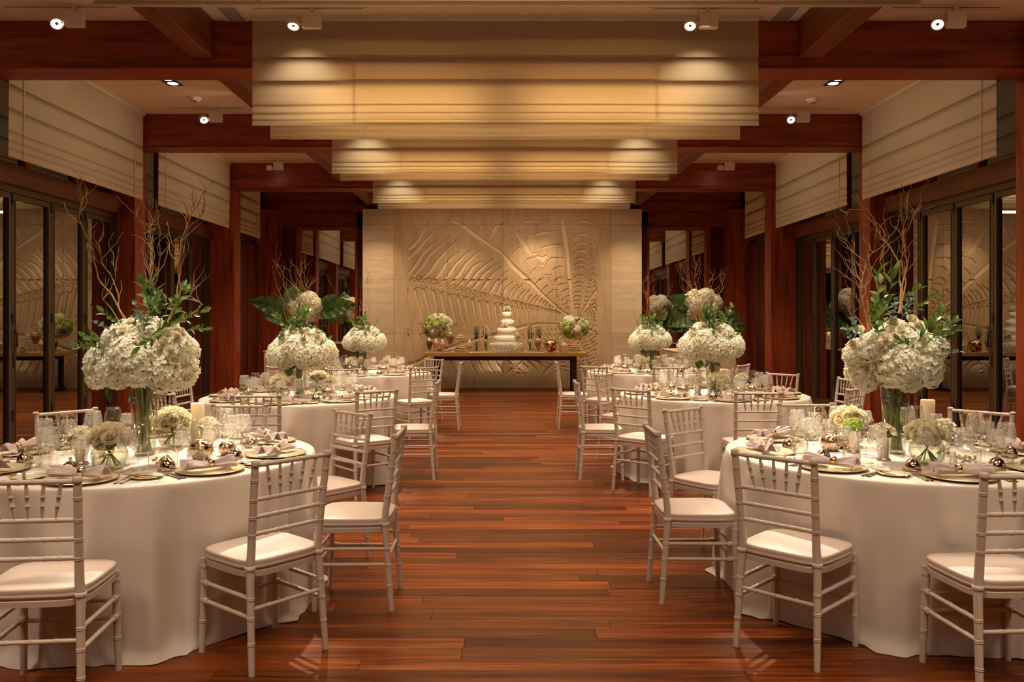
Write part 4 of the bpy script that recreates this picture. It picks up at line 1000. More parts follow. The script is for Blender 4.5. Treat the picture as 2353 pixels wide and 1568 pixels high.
def bouquet(ti, heads, roses, sprigs, eucs, branches, drops=(), seed=1, lab=''):
    nm, tx, ty = TABLES[ti]
    e = empty('flower_arrangement', (tx, ty, ZT), label=lab, cat='flower arrangement', group='tall hydrangea arrangements on the tables')
    tall_vase(e, .43, seed=seed)
    f = px2(e, ty); r = random.Random(seed)
    cx = sum(h[0] for h in heads)/len(heads); czz = sum(h[1] for h in heads)/len(heads); k = ty/F
    for i, (px, py, R, dy) in enumerate(heads):
        p = Vector(f(px, py, dy)); c = Vector(f(cx, czz, 0)); head('hydrangea_head', HY[i % 3], e, p, R*k, tuple((p-c).normalized()+Vector((0, -.2, .5))), True, .9)
    for i, (px, py, R, dy) in enumerate(roses):
        p = Vector(f(px, py, dy)); c = Vector(f(cx, czz+20, .05)); head('rose', RO[i % 2], e, p, R*k, tuple((p-c).normalized()+Vector((0, -.5, .2))))
    for i, (px, py, ux, uz, s, dy) in enumerate(sprigs):
        q_ = Vector((ux, r.uniform(-.7, .1), uz)).normalized().to_track_quat('Z', 'Y').to_euler(); inst('leaf_sprig', SP[i % 3], e, f(px, py, dy), q_, s*k)
    for i, (px, py, ux, uz, s, dy) in enumerate(eucs):
        q_ = Vector((ux, r.uniform(-.9, -.1), uz)).normalized().to_track_quat('Z', 'Y').to_euler(); inst('eucalyptus_sprig', SE[i % 2], e, f(px, py, dy), q_, s*k)
    for i, (pts, r0, tw) in enumerate(branches):
        dd = r.uniform(-.06, .1); branch(e, [f(a, b, dd*j/2) for j, (a, b) in enumerate(pts)], r0, seed*31+i, tw, .010)
    for i, (px, py, ux, uz, L_, W, dy) in enumerate(drops):
        m = MB(); leaf(m, Vector(f(px, py, dy)), Vector((ux, -.25, uz)), Vector((0, -1, .3)), L_*k, W*k); m.build('ivy_leaf', M['green'], e)
    return e
B0 = bouquet(0, [(240,835,46,0),(285,785,48,-.02),(330,835,50,-.17),(345,775,48,-.05),(395,800,46,-.1),(410,850,46,-.02),(270,850,40,-.13),(375,855,42,-.17),(300,815,46,-.16),(425,805,34,.06),(225,865,28,-.04),(330,800,60,.10),(360,870,30,.1)],
  [(283,762,12,-.14),(300,768,11,-.15),(385,765,13,-.16),(400,755,12,-.13),(415,765,11,-.12),(392,808,13,-.22),(372,790,11,-.21),(300,740,10,-.05),(405,775,11,-.16),(270,775,10,-.12)],
  [(370,740,.0,1,70,-.1),(350,730,-.3,1,75,-.08),(395,730,.5,.9,70,-.08),(410,745,.9,.5,62,-.06),(330,760,.2,.6,70,-.2),(350,770,.3,.2,66,-.22),(365,775,-.3,-.3,60,-.22),(290,760,-.8,.7,60,-.05),(250,790,-1,.35,60,-.05),(225,800,-1,.2,46,0),(380,720,.6,1,64,.0),(240,800,-.6,.1,55,-.08),(430,760,1,.1,50,0),(340,725,.1,1,80,0)],
  [(270,770,-.5,.8,55,-.12),(310,755,-.2,1,60,-.12),(330,745,.3,.9,62,-.1),(345,700,.1,1,45,-.02),(320,870,.2,-1,50,-.1)],
  [([(300,760),(262,690),(228,640),(205,560),(185,500),(180,450)],.0062,10),([(300,755),(275,700),(240,600),(225,560),(235,530)],.005,8),([(285,755),(265,720),(235,690),(270,640),(255,600)],.004,5),([(335,740),(340,680),(350,600),(340,540),(320,500),(318,480)],.0055,8),([(340,740),(352,660),(365,590),(375,540),(360,520),(330,535)],.0045,7),([(345,740),(350,640),(345,560),(355,510),(375,490)],.0042,9),([(385,740),(412,690),(405,640),(420,560),(425,520),(445,480),(470,465)],.0055,12),([(390,735),(418,670),(410,600),(430,530),(455,510),(465,480)],.0042,9),([(410,745),(455,712),(460,700),(442,680),(450,650),(465,610)],.0045,6),([(345,690),(350,600),(345,540)],.003,6)],
  [(372,875,.3,-.6,34,40,-.12),(250,880,.1,-1,45,16,-.1),(255,885,-.1,-1,36,14,-.1)], 5, 'large white hydrangea arrangement with curly willow on the near left table')
B3 = bouquet(3, [(1985,850,42,0),(1975,815,36,-.02),(2060,840,48,-.17),(2080,790,44,-.06),(2120,835,44,-.08),(2050,775,44,0),(2090,865,34,-.14),(2135,860,30,-.03),(2010,800,38,-.12),(2145,800,32,.04),(1990,875,26,-.05),(2060,810,60,.10),(2100,770,30,0)],
  [(2052,742,13,-.1),(2095,735,12,-.08),(2110,748,13,-.06),(2035,780,13,-.2),(2055,778,12,-.2),(1960,790,10,-.06),(1975,760,11,-.04),(2025,795,11,-.2),(2090,830,12,-.24),(2070,760,11,-.16)],
  [(2030,740,-.1,1,110,0),(2035,725,.0,1,95,.02),(2030,755,-.2,.8,80,-.1),(2020,770,-.3,.5,60,-.16),(2010,745,-.5,.6,58,-.1),(2110,785,.3,.6,80,-.16),(2130,790,.6,.7,70,-.1),(2100,800,-.3,.1,58,-.2),(2140,780,.9,.5,56,0),(2060,700,.7,.6,60,.05),(2090,720,.7,.6,55,.05),(1985,765,-.9,.3,44,-.05)],
  [(2050,740,.0,1,60,-.1),(2070,735,.3,1,62,-.1),(1975,775,-.3,.9,62,-.1),(1960,790,-.7,.5,46,-.05),(2140,810,.8,.4,60,-.06),(2150,795,.9,.8,58,-.02),(2040,880,.1,-1,50,-.08),(2080,725,.2,1,50,0)],
  [([(2065,720),(2076,660),(2060,600),(2030,545),(2005,500),(1985,480),(1952,482),(1945,495)],.0062,10),([(2070,720),(2082,640),(2075,560),(2085,500),(2075,470),(2092,445)],.0055,12),([(2068,720),(2080,620),(2072,540),(2100,500),(2125,470)],.0045,10),([(2000,760),(1985,700),(1965,650),(1940,635)],.0042,8),([(1995,760),(1980,680),(1985,600),(1945,560),(1930,555)],.0042,9),([(2005,755),(1990,690),(1975,640),(1955,570),(1935,545)],.0038,8),([(2020,740),(2040,660),(2020,600),(2035,560),(2030,500)],.0042,8),([(1995,765),(1965,720),(1958,710)],.0035,3),([(2015,730),(2010,640),(1998,590),(2030,560)],.0038,8)],
  [(2100,870,.2,-.7,26,34,-.12)], 6, 'large white hydrangea arrangement with curly willow on the near right table')
def std_bouquet(ti, seed, cpx, cpy, W, lab, brs, sprx=1):
    r = random.Random(seed); hs = []
    for k in range(9):
        a = 2*PI*k/9+.3; hs.append((cpx+W*.42*math.cos(a), cpy+W*.10*math.sin(k*2.3)+W*.08, W*.20, .20*math.sin(a)*-1))
    hs += [(cpx, cpy-W*.06, W*.3, .05), (cpx-W*.2, cpy-W*.14, W*.2, -.06), (cpx+W*.2, cpy-W*.13, W*.2, -.04), (cpx+.04*W, cpy+W*.12, W*.22, -.22), (cpx-W*.12, cpy+W*.02, W*.22, -.2)]
    ro = [(cpx+W*r.uniform(-.3, .3), cpy-W*r.uniform(.2, .34), W*.045, -.14) for _ in range(5)]
    sp = [(cpx+W*r.uniform(-.25, .25), cpy-W*r.uniform(.15, .30), r.uniform(-.7, .7), 1, W*r.uniform(.28, .42), r.uniform(-.15, .02)) for _ in range(8)]
    sp += [(cpx+W*.02, cpy-W*.02, .1, .8, W*.25, -.25), (cpx+W*.25, cpy, .6, .5, W*.25, -.18)]
    eu = [(cpx+W*r.uniform(-.4, .4), cpy-W*r.uniform(.1, .28), r.uniform(-.8, .8), .8, W*.28, -.12) for _ in range(5)]
    return bouquet(ti, hs, ro, sp, eu, brs, [(cpx-W*.2, cpy+W*.32, -.3, -1, W*.18, W*.16, -.08)], seed, lab)
std_bouquet(1, 11, 695, 800, 135, 'white hydrangea arrangement with thin red-brown twigs on the middle left table',
  [([(690,750),(672,700),(655,660),(645,620),(625,595)],.004,8),([(695,750),(690,690),(672,650),(665,600)],.004,9),([(700,750),(702,680),(692,640),(690,600)],.0035,10),([(705,750),(712,690),(700,640),(698,600)],.0035,8),([(710,750),(715,700),(705,665),(722,645)],.003,6),([(660,740),(648,690),(635,650),(628,620)],.003,6)])
std_bouquet(2, 12, 838, 778, 84, 'white hydrangea arrangement beside the stone wall edge, on the far left table',
  [([(838,750),(842,700),(838,660),(852,620)],.003,7),([(845,750),(852,700),(845,660),(858,640)],.003,7),([(832,750),(825,710),(830,680),(825,650)],.003,5),([(842,750),(848,690),(842,640),(846,615)],.003,6)])
std_bouquet(4, 13, 1635, 785, 128, 'white hydrangea arrangement, brightest of the right side, on the middle right table',
  [([(1612,745),(1600,690),(1580,650),(1562,620),(1556,605)],.004,8),([(1615,745),(1605,680),(1595,650),(1600,620),(1607,592)],.004,9),([(1640,745),(1645,690),(1660,660),(1655,635),(1664,630)],.0035,6),([(1635,745),(1640,700),(1630,650),(1640,640)],.0035,8),([(1605,745),(1590,700),(1570,660),(1565,640)],.003,6)])
std_bouquet(5, 14, 1495, 775, 82, 'white hydrangea arrangement beside the stone wall edge, on the far right table',
  [([(1490,750),(1485,700),(1490,660),(1500,632)],.003,7),([(1494,750),(1488,700),(1478,650),(1490,635)],.003,7),([(1475,750),(1460,700),(1455,680)],.0025,5),([(1470,750),(1455,720),(1450,700)],.0025,5),([(1500,750),(1506,700),(1498,680),(1510,670)],.0025,5)])

# rose bowls, julep cups, votives, crystal boxes, candles
def rose_bowl(x, y, lab, seed, R=.085, n=16):
    e = empty('rose_bowl', (x, y, ZT), label=lab, cat='flower arrangement', group='glass bowls of white roses'); r = random.Random(seed)
    MB().lathe([(0, .003), (.045, .003), (.07, .02), (R, .055), (R*.98, .085), (.066, .115), (.060, .122)], 28).build('glass_bowl', M['vaseg'], e)
    MB().lathe([(0, .006), (.043, .006), (.067, .022), (R*.96, .055), (R*.95, .078), (0, .078)], 24).build('bowl_water', M['water'], e)
    m = MB()
    for k in range(12):
        a = r.uniform(0, 6.3); b = a+PI+r.uniform(-.6, .6); m.tube([(.05*math.cos(a), .05*math.sin(a), .02), (0, 0, .08), (.04*math.cos(b), .04*math.sin(b), .15)], .003, 5)
    m.build('rose_stems', M['stem'], e)
    for i, d in enumerate(fib(n, -.15)):
        head('rose', RO[i % 2], e, (d.x*.075, d.y*.075, .148+d.z*.055), .036*r.uniform(.9, 1.1), (d.x, d.y, d.z+.3))
    m = MB()
    for k in range(8):
        a = r.uniform(0, 6.3); leaf(m, Vector((math.cos(a)*.05, math.sin(a)*.05, .125)), Vector((math.cos(a), math.sin(a), .1)), Vector((0, 0, 1)), .05, .03)
    m.build('rose_leaves', M['green'], e)
def lily_mesh(seed):
    r = random.Random(seed); m = MB()
    for k in range(6):
        a = k*PI/3+r.uniform(-.1, .1); leaf(m, Vector((0, 0, 0)), Vector((math.cos(a)*.7, math.sin(a)*.7, .75)), Vector((-math.cos(a)*.7, -math.sin(a)*.7, .7)), 1, .55)
    return m.mesh('alstroemeria', M['rose'])
LY = lily_mesh(1)
def julep(x, y, lab, seed, kind='lily', h=.125):
    e = empty('julep_cup', (x, y, ZT), label=lab, cat='flower cup', group='silver cups of small flowers'); r = random.Random(seed)
    MB().lathe([(0, .001), (.034, .001), (.036, .006), (.029, .011), (.028, .016), (.031, .05), (.037, h-.006), (.0395, h-.004), (.0395, h), (.037, h), (.034, h-.01), (.0, h-.015)], 28).build('silver_cup', M['silver2'], e)
    if kind == 'lime':
        for i, d in enumerate(fib(5, .1)): head('lime_bloom', HYL, e, (d.x*.03, d.y*.03, h+.01+d.z*.025), .034, tuple(d))
    else:
        for i, d in enumerate(fib(15, .0)):
            head('alstroemeria', LY, e, (d.x*.045, d.y*.045, h+.005+d.z*.045), .034*r.uniform(.8, 1.15), (d.x, d.y, d.z+.3))
    m = MB()
    for k in range(14):
        a = r.uniform(0, 6.3); el = r.uniform(-.1, 1); leaf(m, Vector((math.cos(a)*.025, math.sin(a)*.025, h)), Vector((math.cos(a), math.sin(a), el)), Vector((-math.cos(a)*.3, -math.sin(a)*.3, 1)), r.uniform(.045, .075), .018)
    m.build('cup_leaves', M['green'], e)
dm = mat('mercury_dotted', (.74, .54, .38), .16, 1); mp = coords(dm, (1, 1, 1), False)
vo = N(dm, 'ShaderNodeTexVoronoi'); vo.inputs['Scale'].default_value = 70; L(dm, mp.outputs[0], vo.inputs['Vector'])
L(dm, ramp(dm, vo.outputs['Distance'], ((.25, (.20, .11, .07)), (.34, (.80, .60, .42)))), P(dm).inputs['Base Color']); nn = noise(dm, mp.outputs[0], 30, 3); bump(dm, nn, .4, .004)
def votive(x, y, lab, R=.058):
    e = empty('votive_holder', (x, y, ZT), label=lab, cat='candle holder', group='dotted mercury glass votives')
    k = R/.058; MB().lathe([(a*k, b*k) for a, b in ((0, .002), (.034, .002), (.040, .006), (.053, .028), (.058, .05), (.054, .072), (.040, .088), (.032, .093), (.030, .090), (.05, .06), (.04, .02), (0, .012))], 32).build('mercury_glass', dm, e)
    MB().lathe([(0, .0), (.019, 0), (.019, .05), (0, .05)], 16, (0, 0, .012)).build('tealight', M['candle'], e)
    MB().lathe([(0, 0), (.005, .006), (.004, .014), (0, .026)], 8, (0, 0, .064)).build('flame', M['flame'], e)
    l = bpy.data.lights.new('flame_light', 'POINT'); l.energy = .25; l.color = (1, .6, .28); l.shadow_soft_size = .01; o = bpy.data.objects.new('flame_light', l); COL.objects.link(o); o.location = (x, y, ZT+.13)
def crystal_box(x, y, lab):
    e = empty('crystal_box', (x, y, ZT), label=lab, cat='box', group='lidded crystal boxes'); m = MB(); n = 36; Pn = []
    for k in range(n*2):
        t = PI*k/n; rr_ = .068+(.003 if k % 2 else 0)
        for z in (.002, .01, .058, .066): Pn.append((rr_*math.cos(t)*(.97 if z < .005 else 1), rr_*math.sin(t)*(.97 if z < .005 else 1), z))
    m.grid(Pn, n*2, 4, False, True); m.build('crystal_body', M['crystal'], e)
    MB().lathe([(.074, .066), (.075, .070), (.062, .082), (.04, .092), (.015, .098), (.008, .103), (.009, .108), (0, .111)], 32).build('crystal_lid', M['crystal'], e)
    r = random.Random(3); m = MB()
    for k in range(26): a = r.uniform(0, 6.3); q_ = r.uniform(0, .05); m.lathe([(0, -.008), (.007, -.003), (.007, .003), (0, .008)], 6, (q_*math.cos(a), q_*math.sin(a), r.uniform(.014, .042)))
    m.build('sweets', mat('pale_sweets', (.78, .66, .50), .5), e, kind='stuff')
def candle(x, y, h, lab, r=.038):
    e = empty('pillar_candle', (x, y, ZT), label=lab, cat='candle', group='ivory pillar candles')
    MB().lathe([(0, 0), (r*1.5, 0), (r*1.5, .006), (0, .006)], 28).build('candle_dish', M['silver2'], e)
    MB().lathe([(0, .006), (r, .006), (r, h-.003), (r-.003, h), (r*.6, h-.001), (0, h-.006)], 28).build('wax', M['candle'], e)
    MB().tube([(0, 0, h-.006), (.001, 0, h+.008)], .0013, 5).build('wick', M['wick'], e)
T = TABLES
rose_bowl(-1.93, 4.06, 'glass bowl of white roses in front of the tall vase on the near left table', 1)
rose_bowl(-1.90, 4.76, 'white rose bowl behind and right of the tall vase, near left table', 2)
julep(-2.14, 4.2, 'silver cup of white alstroemeria left of the roses, near left table', 3); julep(-1.64, 4.60, 'silver cup of white blooms in front of the pillar candle, near left table', 4)
votive(-1.585, 4.345, 'large dotted mercury glass votive, near left table', .062); votive(-1.49, 4.47, 'smaller mercury glass votive behind the larger one, near left table', .045)
votive(-2.12, 4.42, 'mercury glass votive behind the silver cup, near left table', .045)
crystal_box(-1.70, 4.14, 'round ribbed crystal box right of the roses, near left table'); candle(-1.82, 4.93, .235, 'ivory pillar candle on the near left table')
rose_bowl(2.155, 4.20, 'glass bowl of white roses in front of the tall vase on the near right table', 5); rose_bowl(2.02, 4.82, 'white rose bowl behind and left of the tall vase, near right table', 6)
julep(1.935, 4.56, 'silver cup with a lime green bloom on the near right table', 7, 'lime'); julep(1.985, 4.31, 'silver cup of white alstroemeria left of the roses, near right table', 8)
julep(2.40, 4.50, 'silver cup of white alstroemeria right of the roses, near right table', 9)
votive(1.835, 4.62, 'dotted mercury glass votive, front one by the lime bloom, near right table', .056); votive(1.93, 4.72, 'mercury glass votive just behind the lime bloom cup, near right table', .05)
crystal_box(2.345, 4.19, 'round ribbed crystal box right of the roses, near right table'); candle(2.56, 4.98, .25, 'ivory pillar candle on the near right table', .04)
rose_bowl(-2.05, 7.62, 'glass bowl of white roses left of the tall vase, middle left table', 10, n=12); rose_bowl(-1.80, 8.10, 'white rose bowl right behind the tall vase, middle left table', 11, n=12)
julep(-1.63, 7.88, 'silver cup of small cream flowers on the middle left table', 12); votive(-1.63, 7.70, 'bright mercury glass votive on the middle left table'); candle(-1.71, 8.18, .15, 'short ivory pillar candle on the middle left table')
crystal_box(-1.80, 7.64, 'round ribbed crystal box on the middle left table')
rose_bowl(2.04, 7.82, 'glass bowl of white roses before the tall vase, middle right table', 13, n=14); julep(1.88, 7.97, 'silver cup of white and green blooms, middle right table', 14); julep(2.37, 8.20, 'silver cup of white flowers right of the candle, middle right table', 15)
votive(1.74, 7.98, 'mercury glass votive on the middle right table'); candle(2.27, 8.48, .22, 'ivory pillar candle on the middle right table', .04)
crystal_box(2.22, 7.86, 'round ribbed crystal box on the middle right table')
rose_bowl(-2.02, 11.12, 'glass bowl of white roses on the far left table', 16, n=12); julep(-1.60, 11.4, 'silver cup of cream flowers on the far left table', 17); votive(-1.62, 11.2, 'mercury glass votive on the far left table')
rose_bowl(1.89, 11.35, 'glass bowl of white roses on the far right table', 18, n=12); candle(2.20, 11.78, .2, 'ivory pillar candle on the far right table'); julep(2.32, 11.5, 'silver cup of white flowers on the far right table', 19); votive(1.70, 11.5, 'mercury glass votive on the far right table')

# ------------------------------------------------------------------ plinths with big-leaf arrangements
def big_leaf(e, base, tip, W, seed, droop=.1, nrm=Vector((0, -1, .25))):
    base = Vector(base); tip = Vector(tip); d = tip-base; Ln = d.length; d.normalize(); s = d.cross(nrm).normalized(); n2 = s.cross(d).normalized(); m = MB(); nu, nv = 41, 21; Pn = []
    for i in range(nu):
        t = i/(nu-1); w_ = W*.5*(math.sin(PI*min(1, t**.62))**.8)*(1 if t > 0 else 0)
        for j in range(nv):
            v = -1+2*j/(nv-1); wv = .022*math.sin(t*24+abs(v)*2)*abs(v)**2+.012*math.sin(abs(v)*7-t*34)
            back = -.16*Ln*abs(v)*(1-t)**3
            Pn.append(base+d*(t*Ln+back)+s*(v*w_*(1+.05*math.sin(t*30+seed)))+n2*(wv*W*2.2-.10*Ln*t*t+abs(v)**1.5*W*.12)-Vector((0, 0, droop*Ln*t*t)))
    m.grid(Pn, nu, nv); m.tube([base+d*Ln*t+n2*(-.10*Ln*t*t-.004)-Vector((0, 0, droop*Ln*t*t)) for t in (0, .25, .5, .75, 1)], [.008, .006, .005, .003, .001], 5)
    m.build('elephant_ear_leaf', M['big'], e)
for s, sd in ((-1, 'left'), (1, 'right')):
    x0, x1 = (-4.39, -3.43) if s < 0 else (3.15, 4.29)
    xv = -3.81 if s < 0 else 3.82
    p = empty('stone_plinth', ((x0+x1)/2, 15.9, 0), label='low travertine plinth in the far %s corner' % sd, cat='plinth', group='travertine plinths')
    MB().box(x0-(x0+x1)/2, x1-(x0+x1)/2, -.7, .7, 0, .88, .004).build('plinth_body', M['stoneh'], p); MB().box(x0-(x0+x1)/2-.01, x1-(x0+x1)/2+.01, -.71, .71, .8805, .90, .003).build('plinth_top', M['stoneh'], p)
    Y = 15.95; e = empty('flower_arrangement', (xv, Y, .901), label='large hydrangea arrangement with elephant-ear leaves on the %s plinth' % sd, cat='flower arrangement', group='plinth flower arrangements')
    tall_vase(e, .50, .10, .08, .4, 14, 50+s)
    f = px2(e, Y); cpx, cpy = (700, 712) if s < 0 else (1612, 705)
    r = random.Random(70+s)
    for i, d in enumerate(fib(13, -.7)):
        head('hydrangea_head', HY[i % 3], e, Vector(f(cpx, cpy))+Vector((d.x*.25, d.y*.25, d.z*.2)), .165, tuple(d), True)
    LV = [((650,712),(570,682),40),((660,730),(605,722),38),((680,705),(672,645),46),((742,715),(818,690),46),((745,705),(775,672),30)] if s < 0 else [((1580,700),(1534,678),34),((1575,725),(1545,758),60),((1590,720),(1532,742),50),((1645,722),(1714,752),46),((1640,740),(1655,772),30)]
    for i, (a, b, W) in enumerate(LV): big_leaf(e, f(*a, -.12), f(*b, -.30), W*Y/F*1.05, i*2+1)
    BR = [([(690,690),(665,660),(640,630),(625,592)],.005,8),([(705,680),(690,640),(680,610)],.004,8),([(715,680),(735,660),(728,640)],.004,6),([(740,700),(748,740),(758,770)],.004,6)] if s < 0 else [([(1600,690),(1590,660),(1575,630),(1560,605)],.005,8),([(1625,680),(1650,660),(1662,640),(1665,630)],.005,8),([(1610,680),(1605,640),(1608,600),(1606,588)],.004,8)]
    for i, (pts, r0, tw) in enumerate(BR): branch(e, [f(a, b, -.1) for a, b in pts], r0, 90+i+s, tw, .014)
    for k in range(5):
        a = r.uniform(0, 6.3); big_leaf(e, (0, 0, .5), (math.cos(a)*.25, math.sin(a)*.25, .42), .16, k)
    # pebbles beside the vase
    for k in range(4):
        MB().lathe([(0, 0), (.03, .005), (.04, .018), (.03, .03), (0, .036)], 12).build('pebble', M['stoneh'], None, (xv+s*-.18+k*.05*s, Y-.35+.04*(k % 2), .9012), (0, 0, k), label='pale pebble on the %s plinth, %s counted from the aisle side' % (sd, ('fourth', 'third', 'second', 'first')[k]), cat='pebble', group='pebbles on the %s plinth' % sd)

# ------------------------------------------------------------------ dessert table
DY = 17.0; DK = DY/F; DT = .81
def dx(px): return (px-VX)*DK
e = empty('dessert_table', (dx(1161), 17.02, 0), label='long oak-topped dessert table on black steel frame before the stone wall', cat='table')
MB().box(-1.64, 1.64, -.44, .44, DT-.075, DT, .004).build('tabletop', M['oak'], e)
MB().box(-1.36, 1.36, -.33, -.25, DT-.16, DT-.0755).build('apron', M['steel'], e); MB().box(-1.36, 1.36, .25, .33, DT-.16, DT-.0755).build('apron', M['steel'], e)
for sxx in (-1, 1):
    for sy in (-1, 1): MB().box(min(sxx*1.44, sxx*1.36), max(sxx*1.44, sxx*1.36), sy*.29-.04, sy*.29+.04, .06, DT-.0755).build('leg', M['steel'], e)
    MB().box(min(sxx*1.44, sxx*1.36), max(sxx*1.44, sxx*1.36), -.42, .42, 0, .06).build('foot_bar', M['steel'], e)
ZD = DT+.0008
# cake
e = empty('wedding_cake', (dx(1164.5), 16.98, ZD), label='five-tier white wedding cake with petal-textured base tier', cat='cake')
icing = mat('cake_icing', (.88, .82, .70), .45); z = 0
for i, (d, hh, ox) in enumerate(((.65, .18, -.01), (.51, .15, -.005), (.40, .165, 0), (.275, .163, .02), (.19, .165, .005))):
    r = d/2; MB().lathe([(0, 0), (r, 0), (r, hh-.008), (r-.008, hh-.0005), (0, hh-.0005)], 40).build('cake_tier', icing, e, (ox, 0, z))
    if i == 0:
        rg = random.Random(2); m = MB()
        for k in range(2400):
            a = rg.uniform(0, 2*PI); zz = rg.uniform(.005, hh-.005); c = Vector((math.cos(a)*(r+.004), math.sin(a)*(r+.004), zz)); t = Vector((-math.sin(a), math.cos(a), 0)); o_ = Vector((math.cos(a), math.sin(a), .25)); aa = rg.uniform(0, 6.3)
            u = (t*math.cos(aa)+Vector((0, 0, 1))*math.sin(aa))*.010; v = u.cross(o_).normalized()*.009; m.quad([c-u, c-v+o_*.006, c+u+o_*.018, c+v+o_*.006], True)
        m.build('icing_petals', icing, e, kind='stuff')
    else: MB().lathe([(r+.0006, 0), (r+.003, .001), (r+.003, .024), (r+.0006, .025)], 40).build('ribbon', M['cushion'], e, (ox, 0, z))
    z += hh
def posy(parent, c, R, n, seed):
    r = random.Random(seed)
    for i in range(n):
        d = fib(n, -.2)[i]; p = (c[0]+d.x*R*.7, c[1]+d.y*R*.6, c[2]+d.z*R*.7); head('sugar_rose', RO[i % 2], parent, p, R*r.uniform(.32, .48), (d.x, d.y-.4, d.z+.2))
    for k in range(4): inst('leaf_sprig', SP[k % 3], parent, c, (r.uniform(-1.2, 1.2), r.uniform(-1.6, 1.6), r.uniform(0, 6)), R*1.0)
posy(e, (.01, 0, z+.03), .09, 12, 1); posy(e, (-.055, -.13, .52), .07, 9, 2); posy(e, (.20, -.12, .33), .08, 9, 3)
CG = M['glass']
def jar(px, hw, h, kind, fillc, fill, lab, dy=0, lid=True):
    e = empty('candy_jar', (dx(px), 16.8+dy, ZD), label=lab, cat='candy jar', group='lidded glass sweet jars')
    if kind == 'cone': pr = [(hw*.55, 0), (hw*.55, .004), (.010, .012), (.012, .03), (hw*.45, h*.3), (hw, h*.86), (hw*.92, h)]
    elif kind == 'goblet': pr = [(hw*.55, 0), (hw*.5, .006), (.012, .015), (.018, h*.15), (.010, h*.2), (.016, h*.40), (hw*.55, h*.52), (hw, h*.84), (hw*.9, h)]
    elif kind == 'ball': pr = [(hw*.6, 0), (.015, .01), (.015, h*.28), (hw*.6, h*.36), (hw, h*.65), (hw*.9, h*.88), (hw*.7, h)]
    else: pr = [(0, .002), (hw, .002), (hw, h*.95), (hw*.96, h)]
    MB().lathe(pr, 24).build('glass_jar', CG, e)
    z0 = {'cone': .03, 'goblet': h*.45, 'ball': h*.34, 'cyl': .006}[kind]; r = random.Random(int(px)); m = MB(); z1 = z0+(h-z0)*fill
    def rad(z):
        for (r0, a), (r1, b) in zip(pr, pr[1:]):
            if a <= z <= b and b > a: return r0+(r1-r0)*(z-a)/(b-a)
        return hw*.8
    for k in range(90):
        zz = r.uniform(z0+.006, z1); rm = max(.004, rad(zz)-.012); a = r.uniform(0, 6.3); q_ = rm*math.sqrt(r.uniform(.3, 1)); s_ = min(.013, rm)
        m.lathe([(0, -s_), (s_*.9, -s_*.4), (s_*.9, s_*.4), (0, s_)], 6, (q_*math.cos(a), q_*math.sin(a), zz))
    m.lathe([(max(.003, rad(z0+(z1-z0)*t)-.013), z0+(z1-z0)*t) for t in (0.02, .25, .5, .75, 1)]+[(0, z1)], 16)
    mt = mat('sweets_%d' % int(px), fillc, .5); m.build('sweets', mt, e, kind='stuff')
    if lid:
        MB().lathe([(hw*.95, h), (hw*.9, h+.01), (hw*.5, h+.05), (.012, h+.07), (.008, h+.09), (.016, h+.11), (.008, h+.13), (.012, h+.15), (.004, h+.19), (0, h+.195)], 20).build('glass_lid', M['crystal'], e)
jar(989, .075, .23, 'cone', (.07, .03, .02), .95, 'tall conical glass jar filled with dark chocolates at the table left end')
jar(1004, .07, .21, 'cone', (.78, .42, .24), .98, 'conical glass jar of orange sweets, second from the table left end')
jar(1019, .07, .19, 'cone', (.78, .42, .36), .98, 'conical glass jar of pink sweets, third from the table left end')
jar(1035.5, .10, .38, 'goblet', (.40, .20, .08), .9, 'tall footed glass goblet of brown nuts behind the jar row', .05)
jar(1080, .08, .20, 'ball', (.82, .74, .62), .6, 'round lidded glass jar half full of white sweets left of the cake')
jar(1235, .08, .25, 'cone', (.66, .28, .24), .98, 'conical glass jar packed with rose-pink sweets right of the cake', .02)
jar(1294, .095, .17, 'cyl', (.82, .62, .42), .95, 'wide cylindrical glass jar of pale sweets right of the mirrored ball')
def stand(px, r_, h, lab, item, ic, n, dy=0, nm='cake_stand'):
    e = empty(nm, (dx(px), 16.85+dy, ZD), label=lab, cat='cake stand', group='footed cake stands')
    MB().lathe([(r_*.5, 0), (r_*.5, .005), (.02, .015), (.012, h*.5), (.02, h-.015), (r_*.9, h-.006), (r_, h), (r_, h+.006), (r_*.9, h+.002), (0, h+.002)], 28).build('stand', M['crystal'], e)
    r = random.Random(int(px)); mt = mat('pastry_%d' % int(px), ic, .5); k = 0
    me = MB().lathe([(0, 0), (.026, .0), (.034, .012), (.030, .026), (.012, .032), (0, .030)], 12).mesh(item, mt)
    for layer, cnt in ((0, n), (1, max(1, n//2)), (2, 1)):
        for q_ in range(cnt):
            a = 2*PI*q_/cnt+layer; rad = (r_*.55 if layer == 0 else r_*.28 if layer == 1 else 0)
            inst(item, me, None, (e.location.x+rad*math.cos(a), e.location.y+rad*math.sin(a), ZD+h+.0065+layer*.034), (0, 0, a), label='%s, %s one of the %s ring on the stand %s' % (item.replace('_', ' '), dirname(math.degrees(a)), ('bottom', 'middle', 'top')[layer], lab.split(',')[-1].strip()), cat=item, group='%ss stacked on the stand %s' % (item.replace('_', ' '), lab.split(',')[-1].strip()))
stand(1058.5, .135, .27, 'tall glass stand of pale cakes, left of the cake', 'petit_four', (.78, .66, .36), 7, .12)
stand(1062, .09, .07, 'low glass stand of yellow cakes, front left of the cake', 'tartlet', (.72, .60, .28), 6, -.02)
stand(1319, .125, .09, 'footed glass stand of glazed pastries, below the right flower ball', 'pastry', (.62, .26, .10), 8, 0)
e = empty('dessert_cup', (dx(1054), 16.68, ZD), label='small cup of dark chocolate balls in front of the low stand', cat='cup')
